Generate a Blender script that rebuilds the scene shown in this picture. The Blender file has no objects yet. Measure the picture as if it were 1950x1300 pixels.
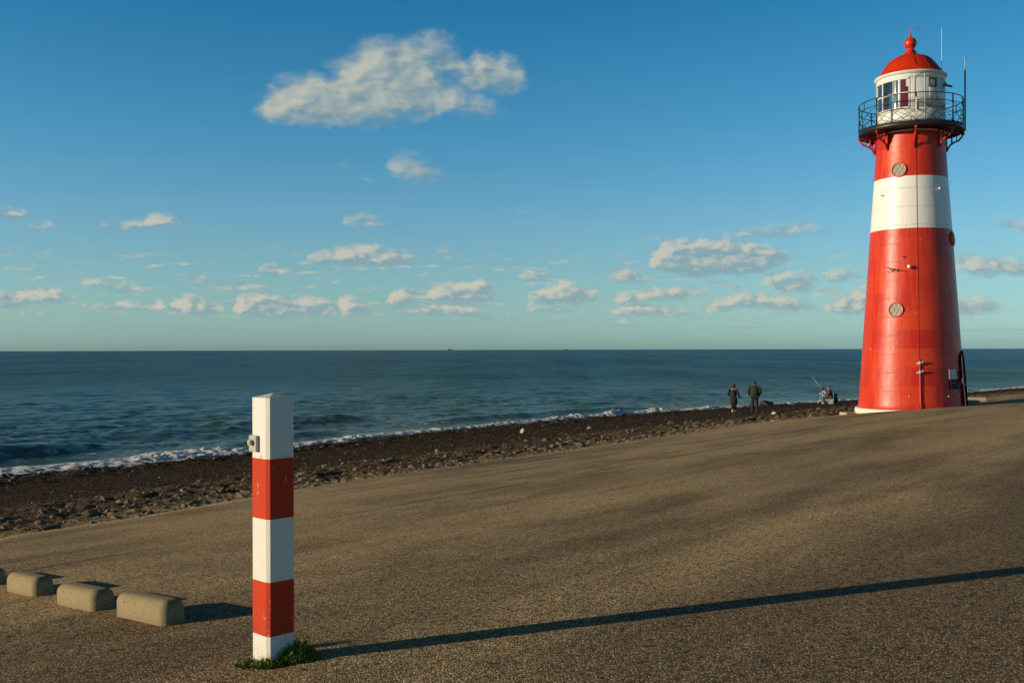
import bpy, bmesh, math, random
import numpy as np
from mathutils import Vector, Matrix
R = math.radians
random.seed(7)
rng = np.random.default_rng(7)
sc = bpy.context.scene
COL = sc.collection

# ------------------------------------------------------------------ camera
F = 1950.0                      # focal length in photo pixels (36 mm lens on a 36 mm sensor)
ROLL = R(0.147)
SHIFT = 0.00795
cam = bpy.data.cameras.new('camera'); camo = bpy.data.objects.new('camera', cam); COL.objects.link(camo)
cam.lens = 36; cam.sensor_width = 36; cam.shift_y = SHIFT
cam.clip_start = 0.1; cam.clip_end = 60000
camo.location = (0, 0, 0); camo.rotation_euler = (R(90), ROLL, 0)
sc.camera = camo
sc.view_settings.view_transform = 'Standard'; sc.view_settings.look = 'None'
sc.view_settings.exposure = 0.0; sc.view_settings.gamma = 1
SUN_V = Vector((-.965, -.264, 0)).normalized()          # towards the sun, horizontal
SUN_EL = R(11.8)
SUNDIR = Vector((SUN_V.x*math.cos(SUN_EL), SUN_V.y*math.cos(SUN_EL), math.sin(SUN_EL)))

# ------------------------------------------------------------------ node helpers
class NT:
    def __init__(s, tree): s.t = tree; s.n = tree.nodes; s.l = tree.links
    def node(s, typ, **kw):
        nd = s.n.new(typ)
        for k, v in kw.items(): setattr(nd, k, v)
        return nd
    def put(s, sock, v):
        if isinstance(v, bpy.types.NodeSocket): s.l.new(v, sock)
        elif v is not None:
            if hasattr(sock.default_value, '__len__') and not hasattr(v, '__len__'): v = [v]*len(sock.default_value)
            if hasattr(v, '__len__') and len(sock.default_value) == 4 and len(v) == 3: v = (*v, 1)
            sock.default_value = v
    def m(s, op, a, b=None, c=None, clamp=False):
        nd = s.node('ShaderNodeMath', operation=op); nd.use_clamp = clamp
        for i, v in enumerate((a, b, c)):
            if v is not None: s.put(nd.inputs[i], v)
        return nd.outputs[0]
    def mix(s, f, a, b, mode='MIX'):
        nd = s.node('ShaderNodeMix', data_type='RGBA', blend_type=mode)
        s.put(nd.inputs[0], f); s.put(nd.inputs[6], a); s.put(nd.inputs[7], b)
        return nd.outputs[2]
    def noise(s, vec, scale, detail=4, rough=.55, dist=0, out=0, dims='3D'):
        nd = s.node('ShaderNodeTexNoise'); nd.noise_dimensions = dims
        s.put(nd.inputs['Vector'], vec); nd.inputs['Scale'].default_value = scale
        nd.inputs['Detail'].default_value = detail; nd.inputs['Roughness'].default_value = rough
        nd.inputs['Distortion'].default_value = dist
        return nd.outputs[out]
    def voro(s, vec, scale, feature='F1', out='Distance', rand=1):
        nd = s.node('ShaderNodeTexVoronoi', feature=feature)
        s.put(nd.inputs['Vector'], vec); nd.inputs['Scale'].default_value = scale
        nd.inputs['Randomness'].default_value = rand
        return nd.outputs[out]
    def ss(s, v, a, b, lo=0., hi=1.):
        nd = s.node('ShaderNodeMapRange', interpolation_type='SMOOTHSTEP')
        s.put(nd.inputs[0], v); nd.inputs[1].default_value = a; nd.inputs[2].default_value = b
        nd.inputs[3].default_value = lo; nd.inputs[4].default_value = hi
        return nd.outputs[0]
    def scale(s, vec, xyz):
        nd = s.node('ShaderNodeVectorMath', operation='MULTIPLY')
        s.put(nd.inputs[0], vec); nd.inputs[1].default_value = xyz
        return nd.outputs[0]
    def xyz(s, x, y, z=0.):
        nd = s.node('ShaderNodeCombineXYZ')
        for i, v in enumerate((x, y, z)): s.put(nd.inputs[i], v)
        return nd.outputs[0]
    def sep(s, v):
        nd = s.node('ShaderNodeSeparateXYZ'); s.put(nd.inputs[0], v); return nd.outputs
    def bump(s, h, strength=.5, dist=.01, normal=None):
        nd = s.node('ShaderNodeBump'); s.put(nd.inputs['Height'], h)
        nd.inputs['Strength'].default_value = strength; nd.inputs['Distance'].default_value = dist
        if normal is not None: s.put(nd.inputs['Normal'], normal)
        return nd.outputs[0]

def material(name, fn=None, col=(.5,.5,.5), rough=.6, metal=0., spec=None):
    m = bpy.data.materials.new(name); m.use_nodes = True
    nt = NT(m.node_tree); b = m.node_tree.nodes['Principled BSDF']
    b.inputs['Base Color'].default_value = (*col, 1); b.inputs['Roughness'].default_value = rough
    b.inputs['Metallic'].default_value = metal
    if spec is not None: b.inputs['Specular IOR Level'].default_value = spec
    nt.b = b; nt.mat = m
    nt.obj = None
    if fn: fn(nt)
    return m
def objco(nt):
    return nt.node('ShaderNodeTexCoord').outputs['Object']
def simple(name, col, rough=.6, metal=0., var=.25, sc_=8., bump=.0):
    def fn(nt):
        co = objco(nt)
        n = nt.noise(co, sc_, 6, .65)
        c2 = tuple(max(0, c*(1-var)) for c in col); c1 = tuple(min(1, c*(1+var)) for c in col)
        nt.put(nt.b.inputs['Base Color'], nt.mix(n, c2, c1))
        if bump: nt.put(nt.b.inputs['Normal'], nt.bump(nt.noise(co, sc_*6, 5, .7), .5, bump))
    return material(name, fn, col, rough, metal)

# ------------------------------------------------------------------ numpy noise
def _hash(ix, iy, seed):
    h = (ix.astype(np.int64)*374761393 + iy.astype(np.int64)*668265263 + seed*2246822519) & 0xffffffff
    h = ((h ^ (h >> 13))*1274126177) & 0xffffffff
    return ((h ^ (h >> 16)) & 0xffff)/65535.0
def vnoise(x, y, seed=0):
    x = np.asarray(x, float); y = np.asarray(y, float)
    ix = np.floor(x); iy = np.floor(y); fx = x-ix; fy = y-iy
    fx = fx*fx*fx*(fx*(fx*6-15)+10); fy = fy*fy*fy*(fy*(fy*6-15)+10)
    a = _hash(ix, iy, seed); b = _hash(ix+1, iy, seed); c = _hash(ix, iy+1, seed); d = _hash(ix+1, iy+1, seed)
    return (a*(1-fx)+b*fx)*(1-fy)+(c*(1-fx)+d*fx)*fy
def fbm(x, y, seed=0, oct=4, gain=.5):
    v = 0; a = 1; tot = 0
    for i in range(oct):
        v = v + a*vnoise(x*2**i+17.3*i, y*2**i-9.1*i, seed+i); tot += a; a *= gain
    return v/tot

# ------------------------------------------------------------------ photo pixel -> world direction, terrain function
def pxdir(x, y):
    xc = (x-975)/F; yc = (650-y)/F + SHIFT
    wx = xc*math.cos(ROLL)+yc*math.sin(ROLL); wz = -xc*math.sin(ROLL)+yc*math.cos(ROLL)
    return wx, 1.0, wz
def st(X, Y): return -.8*X+.6*Y, .6*X+.8*Y          # s: seawards, t: along the shore
def xy(s, t): return -.8*s+.6*t, .6*s+.8*t
SEA = -4.5
DT = np.linspace(0, 120, 241)
DV = np.interp(DT, [0,20,30,34,38,42,45,47,49,51,54,57,60,64,80,120], [0,.03,.03,.05,.14,.26,.33,.42,.47,.44,.39,.39,.42,.48,.62,.8])
DV = np.convolve(np.pad(DV, 2, 'edge'), np.ones(5)/5, 'valid')
def pave(s, t):
    s = np.asarray(s, float); t = np.asarray(t, float)
    sp = np.maximum(s, 0)
    z = -(1.206 + .0592*np.maximum(s, -8) + .0020*sp**2)
    z = z - np.interp(t, DT, DV)
    z = z + .025*(fbm(s*.35, t*.15, 3, 3)-.5)*np.clip((s*s+t*t)/100, 0, 1)
    return z
def ray_pave(x, y):
    dx, dy, dz = pxdir(x, y)
    Y = np.linspace(3, 90, 8000)
    s, t = st(dx*Y, Y)
    below = dz*Y < pave(s, t)
    i = int(np.argmax(below)) if below.any() else int(np.argmin((dz*Y-pave(s, t))[Y > 8]))+int((Y <= 8).sum())
    return float(dx*Y[i]), float(Y[i]), float(dz*Y[i])
EDGE_PX = [(-120,1044),(0,1019),(240,984),(480,943),(740,902),(1000,867),(1130,850),(1250,832),(1340,817),(1420,806),(1520,796),(1630,789)]
SHORE_PX = [(-150,930),(0,908),(240,885),(480,860),(620,845),(760,828),(1000,805),(1200,788),(1400,776),(1600,764),(1740,755),(1850,747),(1950,739)]
_e = sorted([(st(*ray_pave(x, y)[:2])[1], st(*ray_pave(x, y)[:2])[0]) for x, y in EDGE_PX if x < 1050])
et = np.array([a for a, b in _e]+[27, 45, 64, 100]); es = np.array([b for a, b in _e]+[14.2, 14.2, 13.2, 10.])
def s_edge(t): return np.interp(t, et, es)
_s = []
for x, y in SHORE_PX:
    dx, dy, dz = pxdir(x, y); k = SEA/dz; s, t = st(dx*k, k); _s.append((t, s))
_s.sort()
sht = np.array([a for a, b in _s]); shs = np.array([b for a, b in _s])
def s_shore(t):
    t = np.asarray(t, float)
    return np.interp(t, sht, shs) + .35*(fbm(t*.35, t*0, 11, 3)-.5)*2
def beach(s, t, rough=True):
    se = s_edge(t); sh = s_shore(t)
    ze = pave(se, t)-.05
    q = (s-se)/np.maximum(sh-se, 1)
    z = ze + (SEA-ze)*np.where(q < 1, q + .10*np.sin(np.pi*np.clip(q, 0, 1)), 1+(q-1)*1.6)
    z = np.where(q < 0, ze - .25*np.clip(-q*12, 0, 1), z)
    if rough:
        b1 = np.exp(-((q-.20)/.20)**2); b2 = np.exp(-((q-.92)/.16)**2)
        amp = .05 + .15*b1 + .13*b2
        n = fbm(s*2.1, t*1.1, 21, 5, .66)-.5
        rid = 1-np.abs(2*fbm(s*3.4+5, t*1.5, 31, 4)-1)
        z = z + amp*(n*1.6+(rid-.75)*.7)*np.clip(np.abs(q)*14, .15, 1) + .05*(fbm(s*.3, t*.2, 41, 2)-.5)
    return z
def ray_beach(x, y):
    dx, dy, dz = pxdir(x, y)
    Y = np.linspace(12, 140, 9000); s, t = st(dx*Y, Y)
    i = int(np.argmax(dz*Y < beach(s, t, False)))
    X, Yv = float(dx*Y[i]), float(Y[i]); s, t = st(X, Yv)
    return X, Yv, float(beach(np.array([s]), np.array([t]))[0])

# ------------------------------------------------------------------ world: clear low-sun sky with cumulus
YH = 665.5
def world():
    w = bpy.data.worlds.new('World'); sc.world = w; w.use_nodes = True
    w.node_tree.nodes.clear(); nt = NT(w.node_tree)
    tc = nt.node('ShaderNodeTexCoord').outputs['Generated']
    d = nt.sep(tc)
    az = nt.m('ARCTAN2', d[0], d[1])
    hyp = nt.m('SQRT', nt.m('ADD', nt.m('MULTIPLY', d[0], d[0]), nt.m('MULTIPLY', d[1], d[1])))
    te = nt.m('DIVIDE', d[2], hyp)
    P = nt.m('ADD', az, .5)                       # 0..1 over one radian
    H = nt.m('MULTIPLY', te, 1950/650.)           # 0..1 over 650 photo pixels
    # cloud layers: (x, base_y, top_y, strength) tables in photo coordinates
    g = bpy.data.node_groups.new('cloud_layers', 'ShaderNodeTree')
    g.interface.new_socket('P', in_out='INPUT', socket_type='NodeSocketFloat')
    g.interface.new_socket('H', in_out='INPUT', socket_type='NodeSocketFloat')
    g.interface.new_socket('Warp', in_out='INPUT', socket_type='NodeSocketFloat')
    g.interface.new_socket('D', in_out='OUTPUT', socket_type='NodeSocketFloat')
    gi = g.nodes.new('NodeGroupInput'); go = g.nodes.new('NodeGroupOutput'); gn = NT(g)
    gp, gh, gw = gi.outputs[0], gi.outputs[1], gi.outputs[2]
    layers = [
      # big cloud, lower mass
      (17, 22, .9, .95, [[(482,206,204,.4),(510,222,178,.9),(540,230,160,1),(600,236,148,1),(640,236,150,.95),(662,236,132,.95),(690,236,96,.9),(720,234,82,.9),(760,230,84,.85),(790,226,78,.8),(812,222,100,.8),(850,214,150,.8),(890,220,170,.7),(930,222,186,.55),(968,216,206,.3)],
                         [(734,320,312,.7),(748,332,305,.85),(770,342,301,.85),(800,346,308,.8),(825,342,318,.6),(858,332,322,.3)],[(640,325,309,.3),(660,323,308,.35),(676,320,314,.2)]]),
      (15, 18, .9, .8, [[(605,120,114,.3),(640,140,108,.5),(690,150,84,.8),(740,160,72,.8),(800,150,68,.85),(845,140,64,.7),(875,156,84,.6),(893,168,118,.8),(915,172,94,.9),(945,172,112,.9),(962,172,104,.9),(995,166,124,.85),(1024,152,146,.4)],
                        [(688,346,338,.3),(705,350,334,.5),(722,347,339,.3)]]),
      (6, 7, .5, .8, [[(-30,414,398,.8),(30,416,397,.8),(60,416,405,.5),(78,414,411,.2)],[(190,431,422,.5),(240,435,424,.6),(278,434,412,.85),(300,434,407,.95),(330,434,411,.8),(368,433,429,.4)],
                      [(655,430,408,.3),(690,434,402,.5),(745,432,414,.3)],[(950,410,394,.22),(1000,414,393,.25),(1045,408,398,.2)],
                      [(1335,450,444,.3),(1400,454,436,.5),(1460,452,428,.5),(1540,450,420,.45),(1590,445,432,.3)],[(1885,426,416,.4),(1925,440,412,.5),(1990,440,412,.5)]]),
      (6, 8, .9, .95, [[(42,432,426,.4),(90,434,422,.5),(118,432,428,.3)],[(586,492,487,.6),(615,497,478,.8),(650,500,473,.95),(690,504,468,1),(715,506,467,1),(745,504,478,.9),(780,500,484,.7),(808,500,496,.3)],
                      [(825,478,466,.3),(850,488,470,.4),(892,488,484,.2)],
                      [(1224,452,446,.25),(1250,454,442,.3),(1278,452,448,.2)],
                      [(1236,506,492,.9),(1262,516,462,1),(1300,520,458,1),(1345,522,462,1),(1385,522,458,1),(1425,520,466,.95),(1470,512,466,.8),(1508,492,478,.4)],
                      [(1815,516,498,.6),(1850,522,492,.7),(1885,526,492,.7),(1925,524,496,.7),(2000,520,492,.6)]]),
      (5, 6, .9, .8, [[(-30,586,548,.9),(15,588,556,.9),(50,582,552,.8),(95,574,548,.95),(120,576,556,.7),(148,572,564,.4)],[(150,542,528,.5),(190,546,530,.8),(225,556,538,.6),(255,558,540,.7),(294,560,554,.4)],
                      [(488,518,510,.6),(525,524,506,.85),(568,522,517,.4)],[(455,550,540,.4),(505,552,541,.5),(545,552,547,.3)],[(680,536,526,.25),(720,538,530,.3),(760,540,530,.2)],
                      [(990,530,518,.6),(1018,534,514,.7),(1052,526,518,.4)],[(1162,538,526,.6),(1190,540,510,.85),(1215,540,520,.7),(1246,534,524,.4)],
                      [(1452,540,520,.5),(1490,556,516,.7),(1540,558,516,.7),(1556,548,526,.4)],[(1562,532,522,.5),(1590,536,508,.7),(1640,534,524,.5),(1660,534,528,.2)],[(1815,490,482,.4),(1860,492,480,.4),(1900,488,484,.2)]]),
      (5, 6, 1., .9, [[(155,587,580,.5),(200,590,578,.6),(215,590,580,.4),(222,588,575,.7),(240,590,573,.7),(290,591,579,.6),(300,590,572,.9),(318,591,580,.6),(335,596,572,.8),(358,600,562,.95),(385,600,570,.8),(428,594,580,.5)],
                      [(447,595,566,.8),(470,600,558,.8),(520,606,560,.8),(560,604,568,.7),(620,600,566,.7),(640,592,578,.5),(650,598,568,.95),(672,600,566,.9),(700,598,576,.6),(712,592,584,.3)],
                      [(735,578,558,.7),(760,580,550,.9),(800,576,558,.6),(818,572,550,.7),(850,574,540,.9),(890,574,542,.9),(918,574,532,.95),(938,574,548,.6),(948,570,562,.2)],
                      [(1004,572,560,.6),(1035,574,550,.85),(1072,576,532,1),(1098,576,542,.9),(1140,570,556,.6)],
                      [(1168,576,562,.6),(1210,578,552,.7),(1250,572,548,.7),(1290,568,546,.8),(1342,566,558,.4)],
                      [(1338,592,580,.6),(1380,596,570,.7),(1420,588,556,.7),(1460,586,560,.7),(1490,588,562,.9),(1540,592,576,.6),(1565,592,586,.3)],
                      [(1565,592,580,.4),(1600,600,566,.7),(1640,600,552,.8),(1690,600,566,.5),(1830,600,566,.6),(1870,596,560,.6),(1905,588,570,.3)]]),
      (4, 5, .9, .7, [[(30,598,590,.6),(60,600,588,.6),(90,600,592,.3)],[(75,606,600,.3),(110,608,598,.4),(125,604,600,.2)],[(745,594,584,.6),(800,598,578,.8),(860,602,576,.8),(900,604,578,.7),(952,608,600,.4)],
                      [(1000,594,576,.7),(1050,594,576,.75),(1110,594,588,.4)],[(1165,600,586,.7),(1205,604,576,.85),(1255,602,578,.7),(1290,604,580,.7),(1328,602,594,.3)],
                      [(1135,614,608,.4),(1190,618,608,.5),(1225,618,614,.2)],[(1365,610,604,.3),(1410,612,602,.4),(1470,604,596,.3),(1500,600,592,.2)]]),
    ]
    packed = []
    for sb, stp, wamp, mx, clouds in layers:
        rows = []
        for c in sorted(clouds, key=lambda c: c[0][0]):
            for rw in rows:
                if rw[-1][-1][0]+20 < c[0][0]: rw.append(c); break
            else: rows.append([c])
        packed += [(sb, stp, wamp, mx, rw) for rw in rows]
    layers = packed
    D = None
    def xP(x): return math.atan((x-975)/F)+.5
    def yH(x, y):
        yh = YH+2.5-.00257*x
        return (yh-y)/math.sqrt(F*F+(x-975)**2)*1950/650.
    for sb, stp, wamp, mx, clouds in layers:
        pts = [[], [], []]
        nd = gn.node('ShaderNodeRGBCurve')
        for ci, c in enumerate(clouds):
            x0, x1 = c[0][0], c[-1][0]
            seq = [(x0-9, c[0][1], c[0][1]+30, 0.)]+list(c)+[(x1+9, c[-1][1], c[-1][1]+30, 0.)]
            for x, b, tp, a in seq:
                p = xP(x)
                if not 0.001 < p < .999: continue
                pts[0].append((p, yH(x, b))); pts[1].append((p, max(0, yH(x, tp)))); pts[2].append((p, a))
        for k in range(3):
            pk = sorted(pts[k]); cl = [pk[0]]
            for q in pk[1:]:
                if q[0] > cl[-1][0]+.002: cl.append(q)
            cur = nd.mapping.curves[k]
            flat0, flat1 = (cl[0][1], cl[-1][1])
            cur.points[0].location = (0, flat0 if k == 0 else 0); cur.points[1].location = (1, flat1 if k == 0 else 0)
            for p, v in cl: cur.points.new(p, min(.999, max(0, v)))
            for q in cur.points: q.handle_type = 'VECTOR'
        nd.mapping.update()
        gn.put(nd.inputs['Color'], gn.xyz(gp, gp, gp))
        o = gn.node('ShaderNodeSeparateColor'); gn.l.new(nd.outputs[0], o.inputs[0])
        hh = gn.m('MULTIPLY_ADD', gw, wamp*(.6+stp/14), gh)
        lo = gn.m('MULTIPLY', gn.m('SUBTRACT', hh, o.outputs[0]), 650./sb)
        hi = gn.m('MULTIPLY', gn.m('SUBTRACT', o.outputs[1], hh), 650./stp)
        dd = gn.m('MINIMUM', gn.m('MINIMUM', lo, hi), 1.6)
        dd = gn.m('MULTIPLY', gn.m('ADD', dd, 1.35), gn.m('MULTIPLY', o.outputs[2], mx/.9))
        D = dd if D is None else gn.m('MAXIMUM', D, dd)
    gn.put(go.inputs[0], D)
    vec = nt.xyz(P, nt.m('MULTIPLY', H, .52), 0.)
    w1 = nt.noise(vec, 26, 5, .6); w1b = nt.noise(nt.scale(vec, (1, 1, 1)), 75, 4, .6)
    warp = nt.m('ADD', nt.m('MULTIPLY', nt.m('SUBTRACT', w1, .5), .030), nt.m('MULTIPLY', nt.m('SUBTRACT', w1b, .5), .024))
    wx = nt.noise(nt.xyz(P, nt.m('MULTIPLY', H, .52), 3.7), 40, 4, .6)
    Pw = nt.m('ADD', P, nt.m('MULTIPLY', nt.m('SUBTRACT', wx, .5), .018))
    def dens(dp, dh):
        gnode = nt.node('ShaderNodeGroup'); gnode.node_tree = g
        nt.put(gnode.inputs[0], nt.m('ADD', Pw, dp) if dp else Pw)
        nt.put(gnode.inputs[1], nt.m('ADD', H, dh) if dh else H)
        nt.put(gnode.inputs[2], warp)
        return gnode.outputs[0]
    D0 = dens(0, 0); D1 = dens(-.007, .012)
    farh = nt.ss(H, .30, .62)
    def fine_at(v):
        a = nt.noise(v, 70, 6, .55, .25); b = nt.noise(v, 27, 7, .50, .25)
        m_ = nt.node('ShaderNodeMix', data_type='FLOAT'); nt.put(m_.inputs[0], farh); nt.put(m_.inputs[2], a); nt.put(m_.inputs[3], b)
        return m_.outputs[0]
    fine = fine_at(vec)
    puff = fine_at(nt.xyz(nt.m('ADD', P, .006), nt.m('MULTIPLY', nt.m('SUBTRACT', H, .010), .52), 0.))
    Dn = nt.m('ADD', D0, nt.m('MULTIPLY', nt.m('SUBTRACT', fine, .5), nt.ss(H, .3, .6, 3.1, 2.5)))
    Dn = nt.m('ADD', Dn, nt.ss(H, .3, .6, .35, 0))
    alpha = nt.ss(Dn, .30, 2.5, 0, 1)
    alpha = nt.m('MULTIPLY', alpha, nt.ss(D0, .05, .8))
    alpha = nt.m('MULTIPLY', alpha, nt.ss(H, .3, .6, .84, .95))
    # thin far streaks above the horizon
    vs = nt.xyz(nt.m('MULTIPLY', P, 14), nt.m('MULTIPLY', H, 75), 9.)
    stn = nt.noise(vs, 1., 5, .6)
    band = nt.m('MULTIPLY', nt.ss(H, .012, .03), nt.ss(H, .05, .13, 1, 0))
    thin = nt.m('MULTIPLY', nt.ss(stn, .46, .70, 0, .42), band)
    # small broken cumulus scattered low over the sea
    sv = nt.xyz(nt.m('MULTIPLY', P, 1.), nt.m('MULTIPLY', H, 1.15), 21.)
    sm = nt.noise(sv, 42, 7, .56, .2); smb = nt.noise(nt.xyz(P, nt.m('MULTIPLY', H, 2.), 33.), 11, 3, .5)
    smd = nt.m('ADD', sm, nt.m('MULTIPLY', nt.m('SUBTRACT', smb, .5), .45))
    sband = nt.m('MULTIPLY', nt.ss(H, .07, .12), nt.ss(H, .20, .34, 1, 0))
    small = nt.m('MULTIPLY', nt.ss(smd, .535, .69, 0, .72), sband)
    # faint wisps near the big clouds
    wz = nt.noise(nt.xyz(nt.m('MULTIPLY', P, 1.), nt.m('MULTIPLY', H, 1.3), 4.), 15, 6, .6, .3)
    wisp = nt.m('MULTIPLY', nt.ss(wz, .62, .82, 0, .22), nt.m('MULTIPLY', nt.ss(H, .1, .2), nt.ss(H, .8, 1.1, 1, 0)))
    lit = nt.m('ADD', nt.m('MULTIPLY', nt.m('SUBTRACT', D0, D1), .55), nt.m('MULTIPLY', nt.m('SUBTRACT', fine, puff), 3.2))
    lit = nt.m('ADD', lit, nt.ss(H, .3, .6, .20, .44), clamp=True)
    far = nt.ss(H, .1, .75)
    white = nt.mix(far, (.60, .57, .46), (.50, .52, .45))
    grey = nt.mix(far, (.245, .375, .42), (.19, .31, .37))
    ccol = nt.mix(lit, grey, white)
    sky = nt.node('ShaderNodeTexSky', sky_type='NISHITA'); sky.sun_disc = False
    sky.sun_elevation = SUN_EL; sky.sun_rotation = math.atan2(SUN_V.x, SUN_V.y)
    sky.air_density = 1.0; sky.dust_density = .6; sky.ozone_density = 2.4; sky.altitude = 0
    STR = .09
    rmp = nt.node('ShaderNodeValToRGB'); cr = rmp.color_ramp
    nt.put(rmp.inputs[0], nt.m('DIVIDE', H, 4.))
    stops = [(-.01, .95, 1.6, 2.4), (.031, .99, 1.65, 2.45), (.13, .97, 1.48, 1.9), (.246, .94, 1.4, 1.68), (.34, .90, 1.4, 1.67), (.638, .53, 1.32, 1.61), (1.008, .24, 1.13, 1.5), (1.5, .19, .45, .60), (2.2, .14, .20, .24), (4., .10, .14, .16)]  # stops above the view are dimmed to darken shade on the ground
    cr.elements[0].position = 0; cr.elements[0].color = (*[v/3 for v in stops[0][1:]], 1)
    cr.elements[1].position = 1; cr.elements[1].color = (*[v/3 for v in stops[-1][1:]], 1)
    for h_, *cc in stops[1:-1]:
        e_ = cr.elements.new(h_/4.); e_.color = (*[v/3 for v in cc], 1)
    skc = nt.mix(1.0, sky.outputs[0], nt.scale(rmp.outputs[0], (3., 3., 3.)), 'MULTIPLY')
    side = nt.ss(d[0], -.80, -.47, .30, 1.)  # unseen sky on the sun side dimmed to deepen the ground shadows
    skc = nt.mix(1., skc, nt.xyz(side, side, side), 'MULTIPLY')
    lin = nt.scale(ccol, (1/STR,)*3)
    c = nt.mix(nt.m('MAXIMUM', thin, wisp), skc, nt.scale(grey, (1/STR,)*3))
    sm2 = nt.noise(nt.xyz(nt.m('ADD', P, .006), nt.m('MULTIPLY', nt.m('SUBTRACT', H, .010), 1.15), 21.), 42, 7, .56, .2)
    slit = nt.m('MULTIPLY_ADD', nt.m('SUBTRACT', sm, sm2), 3.0, .25, clamp=True)
    c = nt.mix(nt.m('MULTIPLY', small, nt.m('GREATER_THAN', d[1], .2)), c, nt.scale(nt.mix(slit, grey, white), (1/STR,)*3))
    front = nt.m('GREATER_THAN', d[1], .3)
    alpha = nt.m('MULTIPLY', alpha, front)
    c = nt.mix(alpha, c, lin)
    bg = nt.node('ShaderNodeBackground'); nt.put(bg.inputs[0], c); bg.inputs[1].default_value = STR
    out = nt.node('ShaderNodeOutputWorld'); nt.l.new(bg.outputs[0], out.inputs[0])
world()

sun = bpy.data.lights.new('sun', 'SUN'); suno = bpy.data.objects.new('sun', sun); COL.objects.link(suno)
sun.energy = 4.7; sun.angle = R(.53); sun.color = (1, .83, .60)
suno.rotation_euler = SUNDIR.to_track_quat('Z', 'Y').to_euler()
suno.location = (-30, -10, 30)

# ------------------------------------------------------------------ object helpers
def tag(o, label=None, cat=None, group=None, kind=None):
    if label: o['label'] = label
    if cat: o['category'] = cat
    if group: o['group'] = group
    if kind: o['kind'] = kind
    return o
def empty(name, loc=(0,0,0), rz=0., **kw):
    o = bpy.data.objects.new(name, None); COL.objects.link(o); o.location = loc; o.rotation_euler = (0,0,rz)
    o.empty_display_size = .3
    return tag(o, **kw)
def link(name, me, mat, parent=None, smooth=False, **kw):
    o = bpy.data.objects.new(name, me); COL.objects.link(o)
    for m in (mat if isinstance(mat, (list, tuple)) else [mat]): me.materials.append(m)
    if smooth: me.shade_smooth()
    if parent: o.parent = parent
    return tag(o, **kw)
def grid_mesh(name, X, Y, Z, attrs=None):
    nr, nc = X.shape
    me = bpy.data.meshes.new(name)
    n = nr*nc; co = np.empty((n, 3), np.float32); co[:,0] = X.ravel(); co[:,1] = Y.ravel(); co[:,2] = Z.ravel()
    idx = np.arange(n).reshape(nr, nc)
    q = np.stack([idx[:-1,:-1], idx[:-1,1:], idx[1:,1:], idx[1:,:-1]], -1).reshape(-1, 4)
    me.vertices.add(n); me.vertices.foreach_set('co', co.ravel())
    me.loops.add(q.size); me.loops.foreach_set('vertex_index', q.ravel().astype(np.int32))
    me.polygons.add(len(q)); me.polygons.foreach_set('loop_start', (np.arange(len(q))*4).astype(np.int32))
    me.polygons.foreach_set('use_smooth', np.ones(len(q), bool))
    for k, v in (attrs or {}).items():
        a = me.attributes.new(k, 'FLOAT', 'POINT'); a.data.foreach_set('value', v.ravel().astype(np.float32))
    me.update(calc_edges=True); me.validate()
    if len(me.polygons) and me.polygons[len(me.polygons)//2].normal.z < 0: me.flip_normals()
    return me
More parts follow.
